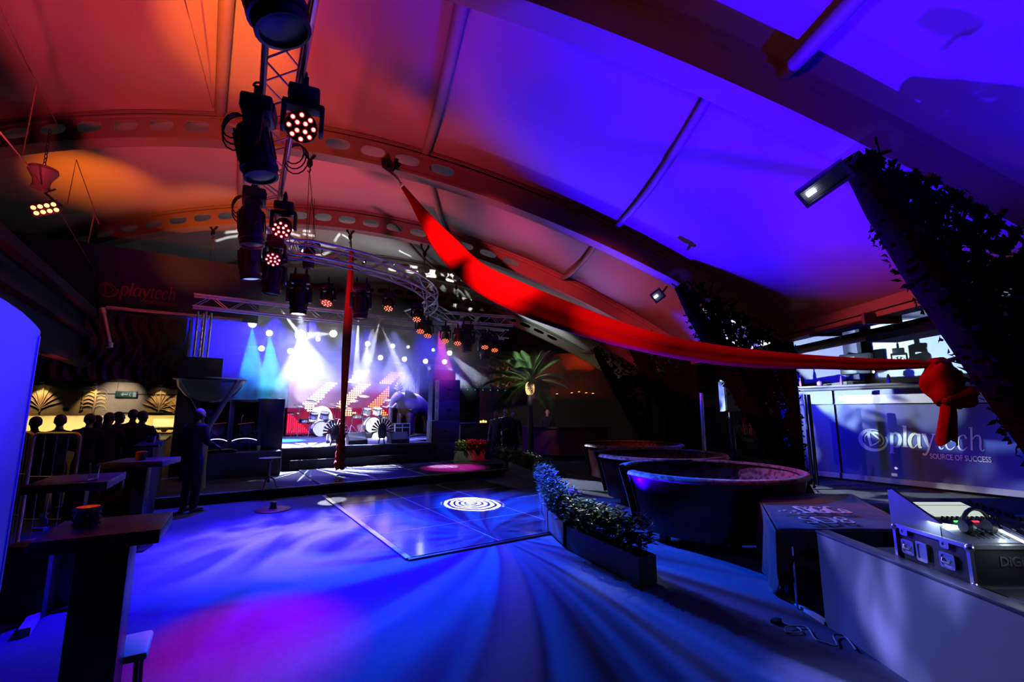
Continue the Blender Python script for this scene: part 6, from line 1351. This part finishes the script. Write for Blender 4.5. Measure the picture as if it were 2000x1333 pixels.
spot((-4.0, 5.6, 3.0), (-2.2, 7.2, 6.4), RED, 260, 66, 1, .2)
spot((-4.6, 9.6, 2.6), (-4.0, 11.0, 7), (1, .07, .16), 420, 80, 1, .2)
spot((1.2, 10.6, .5), (2.2, 5.8, 5), BLU, 3000, 62, .9, .06)                # blue flood thrown forward under the second arch
spot((.9, 6.9, .4), (2.9, 2.4, 5), BLU, 2300, 80, .9, .06)
spot((4.5, 1.2, .8), (4.4, 2.2, 4), PBLU, 700, 62, .9, .06)
spot((.2, 8.9, 2.0), (-.2, 5.2, 6), BLU, 160, 60, 1, .06)
spot((1.4, 14.2, 1.4), (.6, 10.6, 6), LAV, 420, 80, 1, .2)
spot((1.5, 18.2, 2.0), (1.2, 15.2, 5), (.8, .7, .8), 110, 80, 1, .2)
spot((-.4, 20.4, 4.4), (1.2, 20.8, 5.6), (.9, 1, .95), 160, 75, .8, .1)
spot((-3.5, 15.5, 4.4), (-6.0, 16.4, 7.2), (.85, .85, .9), 170, 100, 1, .2)
spot((-2.3, 7.7, 5.75), (.4, 6.9, 4.2), (1, .05, .06), 1300, 34, 1, .05)      # red on the upper drape
spot((-1.0, 4.2, 4.4), (3.6, 5.2, 2.8), (1, .06, .1), 120, 50, .9, .05)
spot((-.6, .6, 3.2), (2.6, 4.0, 5.0), (1, .1, .16), 45, 80, 1, .1)  # faint red fill added from the camera side for the near arch
# --- carpet and dance floor
spot((-3.2, 7.8, 4.2), (-2.7, 6.2, 0), PBLU, 5600, 70, .9, .03, gobo_radial(2.2, 1.2, .3, .62, .45, 0))
spot((-2.9, 8.6, 4.3), (-2.9, 6.9, 0), (.26, .18, 1), 6000, 46, 1, .03, gobo_noise(4.5, 2.6, .38, .7, 1.6, .12, .6, 3))
spot((-2.0, 10.4, 4.3), (-.3, 6.7, 0), (.0, .085, 1), 6000, 74, .9, .02, gobo_radial(4.5, .8, .42, .64, .06, 5, twist=.8))
spot((-1.8, 10.6, 4.3), (-.4, 7.2, 0), (.11, .15, 1), 1500, 74, .9, .02, gobo_radial(6.5, 1.0, .47, .66, .0, 9, twist=.9))
spot((-3.0, 6.6, 4.2), (-2.0, 3.8, 0), (1, .0, .65), 1700, 21, 1, .03)
spot((-5.2, 9.0, 4.2), (-4.8, 7.4, 0), PBLU, 1500, 56, .8, .03)
spot((-1.4, 11.6, 4.2), (-.9, 8.0, 0), PBLU, 4200, 46, .8, .03)
spot((-2.4, 11.6, 4.2), (-.75, 8.75, 0), (.95, .97, 1), 45000, 12, .25, .01, gobo_rings(16, .5))
spot((-3.6, 12.2, 4.2), (-3.42, 9.05, 0), (.95, .95, 1), 9000, 6, .4, .01)
spot((-3.9, 13.4, 4.2), (-1.9, 12.9, .2), (.9, .9, 1), 9000, 10, .3, .01); spot((-2.2, 13.6, 4.2), (-1.6, 12.7, .2), (1, .02, .5), 6000, 26, .8, .01); spot((-4.6, 12.6, 4.2), (-4.0, 11.3, .2), PBLU, 4500, 50, .8, .02)
# --- right wall, counter
spot((-1.6, 11.0, 4.2), (8.6, 10.6, 1.1), (.02, .01, 1), 4200, 34, .6, .03, gobo_noise(5, 4, .35, .6, .8, .15, 0, 2))
spot((-1.0, 10.0, 4.3), (8.9, 10.1, 1.3), (.8, .9, .9), 4200, 28, .3, .02, gobo_noise(5.5, 5.5, .49, .56, 1.4, .08, 0, 5))
spot((3.4, 11.4, 1.9), (10.2, 9.9, 3.3), (.6, .88, 1), 2600, 44, .2, .02, gobo_noise(3, 3, .4, .47, .4, .1, 0, 4)); spot((3.4, 11.6, 1.6), (9.0, 12.6, 3.6), (.75, .95, 1), 1500, 26, .2, .02)
spot((4.5, 11.2, 2.0), (10, 10.8, 3.0), (.01, .01, 1), 700, 90, .8, .05)
spot((-2.4, 10.0, 4.3), (2.56, 2.3, .45), (.25, .28, .95), 9000, 13, .4, .02, gobo_noise(26, 7, .42, .6, .6, .25, .6, 1, 1.3))
spot((-2.0, 12.0, 4.2), (.7, 8.0, .4), (.2, .2, 1), 900, 40, .7, .03)
spot((-1.6, 12.5, 4.2), (3.9, 6.8, .8), (.5, .2, 1), 1500, 18, .8, .03)
spot((-2.0, 12.6, 4.2), ST(4.5, 2.4, .5), (.95, 1, .6), 420, 11, .8, .03); spot((-1.6, 12.6, 4.2), ST(5.05, 2.4, .45), (1, .02, .06), 900, 13, .8, .03)
spot((-.6, 12.2, 3.9), (.55, 14.0, 2.9), (.85, 1, .9), 420, 40, .9, .05)       # palm
spot((0.2, 14.0, 3.9), (.8, 16.2, 3.2), (1, .8, .5), 260, 60, .8, .1)         # tinsel
# --- stage
spot((-5.2, 11.8, 4.1), (-7.2, 13.4, 1.6), PBLU, 900, 70, .8, .05)
spot((-3.0, 13.4, 4.1), (-1.0, 16.5, 1.2), PBLU, 700, 60, .8, .05)
spot((-4.0, 12.9, 4.1), (-5.6, 17.0, 1.2), (.9, .9, 1), 1200, 30, .8, .02); spot(ST(2.4, 5.6, 4.0), ST(2.5, 6.9, 1.0), (.95, .97, 1), 3600, 34, .7, .03)     # drums
# haze
HZ = bpy.data.materials.new('stage_haze'); HZ.use_nodes = True; N, L = nt(HZ); N.remove(N['Principled BSDF']); out = N['Material Output']
vs = N.new('ShaderNodeVolumeScatter'); vs.inputs['Anisotropy'].default_value = .35; vs.inputs['Color'].default_value = (.95, .97, 1, 1); L.new(vs.outputs[0], out.inputs['Volume'])
tc = N.new('ShaderNodeTexCoord'); ns = N.new('ShaderNodeTexNoise'); ns.inputs['Scale'].default_value = .75; ns.inputs['Detail'].default_value = 3; ns.inputs['Distortion'].default_value = .8; L.new(tc.outputs['Object'], ns.inputs['Vector'])
r1 = N.new('ShaderNodeMapRange'); r1.inputs['From Min'].default_value = .4; r1.inputs['From Max'].default_value = .62; r1.inputs['To Min'].default_value = .12; r1.inputs['To Max'].default_value = 2.0; L.new(ns.outputs['Fac'], r1.inputs[0])
ln = N.new('ShaderNodeVectorMath'); ln.operation = 'LENGTH'; mp = N.new('ShaderNodeMapping'); mp.inputs['Scale'].default_value = (1/5.8, 1/5.3, 1/2.2); L.new(tc.outputs['Object'], mp.inputs[0]); L.new(mp.outputs[0], ln.inputs[0])
r2 = N.new('ShaderNodeMapRange'); r2.inputs['From Min'].default_value = 1.0; r2.inputs['From Max'].default_value = .45; r2.inputs['To Min'].default_value = 0; r2.inputs['To Max'].default_value = 1; L.new(ln.outputs['Value'], r2.inputs[0])
mu = N.new('ShaderNodeMath'); mu.operation = 'MULTIPLY'; L.new(r1.outputs[0], mu.inputs[0]); L.new(r2.outputs[0], mu.inputs[1]); sz = N.new('ShaderNodeSeparateXYZ'); L.new(tc.outputs['Object'], sz.inputs[0]); rz_ = N.new('ShaderNodeMapRange'); rz_.interpolation_type = 'SMOOTHSTEP'; rz_.inputs['From Min'].default_value = -1.15; rz_.inputs['From Max'].default_value = -.15; rz_.inputs['To Min'].default_value = .06; L.new(sz.outputs['Z'], rz_.inputs[0])
m3 = N.new('ShaderNodeMath'); m3.operation = 'MULTIPLY'; L.new(mu.outputs[0], m3.inputs[0]); L.new(rz_.outputs[0], m3.inputs[1]); mu = m3
m2 = N.new('ShaderNodeMath'); m2.operation = 'MULTIPLY'; m2.inputs[1].default_value = .34; L.new(mu.outputs[0], m2.inputs[0]); L.new(m2.outputs[0], vs.inputs['Density'])
mb = MB(); mb.box((0, 0, 0), (10.6, 9.4, 3.2)); hz = mb.build('stage_haze', HZ, smooth=0); hz.location = ST(1.4, 5.3, 3.4); hz.rotation_euler = (0, 0, EA)
tag(hz, 'glowing blue and white stage haze hanging over the drums and screen', 'haze', kind='stuff')
SC.cycles.volume_step_rate = 1.5; SC.cycles.volume_max_steps = 96
# beams inside the haze from the lit heads, then added haze spots
def beam(px, py, Y, tpx, tpy, TY, col, pw, ang, bl=.4, gobo=None): spot(atY(px, py, Y), atY(tpx, tpy, TY), col, pw*(60 if ang < 13 else 14), ang, bl, .015, gobo)
beam(585, 598, 9.5, 593, 700, 13.5, WHI, 2500, 6); beam(547, 603, 12.2, 590, 660, 13.5, WHI, 1500, 7)
beam(586, 656, 13.4, 600, 830, 12.9, (.55, .6, 1), 7000, 58, .6, gobo_radial(9, .3, .5, .62, .03, 6))
beam(651, 652, 16.7, 600, 655, 14.0, WHI, 900, 6); beam(493, 636, 15.2, 490, 800, 14.9, CYA, 2400, 26, .4); beam(526, 654, 15.8, 535, 810, 15.3, (.05, .6, 1), 2200, 28, .4)
beam(700, 618, 14.0, 697, 700, 15.0, WHI, 900, 7); beam(831, 708, 18.5, 846, 735, 17.5, WHI, 130, 10); beam(868, 709, 18.9, 890, 735, 17.9, WHI, 150, 10); beam(878, 690, 16.3, 905, 715, 15.5, WHI, 120, 12)
beam(718, 672, 17.5, 716, 840, 16.5, (.2, .25, 1), 900, 40, .6); beam(767, 676, 18.1, 780, 840, 17.0, (.3, .3, 1), 900, 44, .6); beam(790, 702, 18.3, 800, 840, 17.5, (.4, .45, 1), 600, 40, .6)
for px, Y, c_, pw in ((610, 15.5, (.1, .1, 1), 2600), (470, 13.2, PBLU, 2200), (540, 14.6, PBLU, 1600), (720, 16.5, (.08, .08, 1), 2000), (840, 17.0, PBLU, 1600), (400, 12.4, PBLU, 1400), (600, 15.0, (.5, .55, 1), 1800), (690, 16.0, (.4, .45, 1), 1500), (770, 17.0, (.25, .3, 1), 1400)):
    q_ = atY(px, 620, Y); q_.z = 4.75; spot(q_, q_-Vector((0, 0, 3)), c_, pw*1.6, 95, .9, .1)  # added downward spots that brighten the haze, no heads hang there
spot(atY(822, 640, 12.7), atY(815, 700, 13.5), (1, .01, .04), 250, 40, .6, .03)

areal((-1.5, 2.6, 3.4), (-2.75, 2.3, 2.2), (.012, .004, 1), 22, .2, .2, 60)   # blue on the panel at the left edge

spot((-6.3, 4.6, 2.6), (-5.2, 5.2, 1.1), (1, .6, .12), 60, 50, .6, .02)    # added warm spot before the brassy cage, no fixture there
# --- letters and swirl thrown on the roof by added gobo plates floating above two moving heads
def gobo_projector(pos, Yt, strokes, name_of, pw, ang):
    """a lamp behind a cut plate; strokes are lines to be cut, given as points on the plane Y = Yt"""
    aim = sum((atY(*p, Yt) for st in strokes for p in st), Vector())/sum(len(st) for st in strokes); d = (aim-pos).normalized(); F = frame_from_dir(d); c = pos+d*.07
    def onplate(p):
        q = atY(*p, Yt)-pos; k = .07/q.dot(d); h = pos+q*k-c; return (h.dot(F.col[0]), h.dot(F.col[1]))
    loops = [[(-.05, -.05), (.05, -.05), (.05, .05), (-.05, .05)]]
    for st in strokes:
        P = [Vector((*onplate(p), 0)) for p in st]; P = smooth_path(P, 4) if len(P) > 2 else P; w_ = .0004; L_, R2 = [], []
        for i, p in enumerate(P):
            tg = (P[min(i+1, len(P)-1)]-P[max(i-1, 0)]).normalized(); nn = Vector((-tg.y, tg.x, 0)); L_.append(p+nn*w_); R2.append(p-nn*w_)
        loops.append([(p.x, p.y) for p in L_+R2[::-1]])
    M = Matrix.Translation(c) @ F.to_4x4(); par = [o for o in bpy.data.objects if o.get('label') == name_of][0]
    mb = MB(); mb.prism(loops, Matrix.Translation(-par.location) @ M, .0003); mb.build('gobo_plate', BLACKM, par, smooth=0)
    spot(pos, aim, (.92, 1, .97), pw, ang, .05, .0003)
SW = [[(433, 453), (466, 450)], [(425, 472), (446, 464), (468, 461)], [(556, 478), (570, 470), (583, 481), (580, 490)], [(569, 488), (577, 480)], [(580, 495), (614, 498), (634, 491), (650, 480)], [(622, 478), (640, 485)], [(655, 486), (672, 486)], [(648, 474), (664, 456)], [(668, 458), (682, 470)], [(562, 447), (576, 449)], [(560, 454), (586, 462)], [(592, 450), (606, 452)], [(592, 458), (614, 462)], [(480, 455), (500, 452), (520, 453)], [(490, 490), (520, 499), (550, 499)]]
gobo_projector(HEADS[585]+Vector((0, 0, .45)), 15.0, SW, 'moving head with white beam straight down onto the stage', 5000, 44)
LT = [[(769, 516), (761, 526), (775, 528)], [(796, 520), (815, 523)], [(804, 525), (794, 529), (806, 532), (816, 531)], [(832, 529), (850, 530)], [(830, 533), (856, 536)], [(833, 539), (852, 541)], [(870, 541), (877, 536)], [(880, 536), (892, 547)], [(871, 546), (886, 550)], [(914, 546), (915, 552), (925, 555), (933, 551)], [(811, 553), (820, 548)], [(830, 556), (843, 552)], [(850, 562), (862, 557), (867, 562), (858, 567)], [(870, 568), (880, 561)], [(790, 487), (810, 501)], [(848, 573), (844, 588)], [(873, 577), (861, 597)]]
gobo_projector(HEADS[705]+Vector((0, 0, .45)), 17.5, LT, 'moving head just right of the hanging red silk', 7000, 34)

spot((1.2, 8.6, 4.4), (3.2, 5.25, .65), (1, .75, .85), 260, 20, .8, .03)     # added spot to brighten the cover cloth
spot((.2, 9.2, 4.4), (1.0, 5.5, .4), (.8, 1, .85), 450, 11, 1, .03)         # added spot on the near shrub
spot((-4.4, 8.6, 4.2), (-6.2, 9.5, 2.2), (.06, .04, 1), 1600, 30, .8, .03)    # added blue spot on the acrylic bowl

spot((-1.9, 4.8, 4.5), (0, 7.3, 4.05), (1, .04, .06), 1600, 34, 1, .03)   # red on the top of the drape
spot((.4, 2.4, 1.9), atY(1610, 362, 3.8), (.06, .04, 1), 260, 9, .9, .03); spot((.6, 6.6, 2.2), atY(1285, 578, 8.2), (.06, .04, 1), 120, 8, .9, .03)   # added blue spots that make the two floodlights shine
spot((-4.9, 9.3, 3.2), ST(-1.6, 2.7, 1.3), (.12, .07, 1), 500, 18, .8, .03)   # added blue spot for the chrome ornaments on the mirror panels
spot((-1.9, 5.0, 4.5), (-1.0, 7.8, 4.9), (1, .04, .06), 1500, 30, 1, .03); spot((-1.7, 4.4, 4.5), (1.5, 6.35, 3.05), (1, .03, .05), 700, 20, 1, .03)   # red along the drape
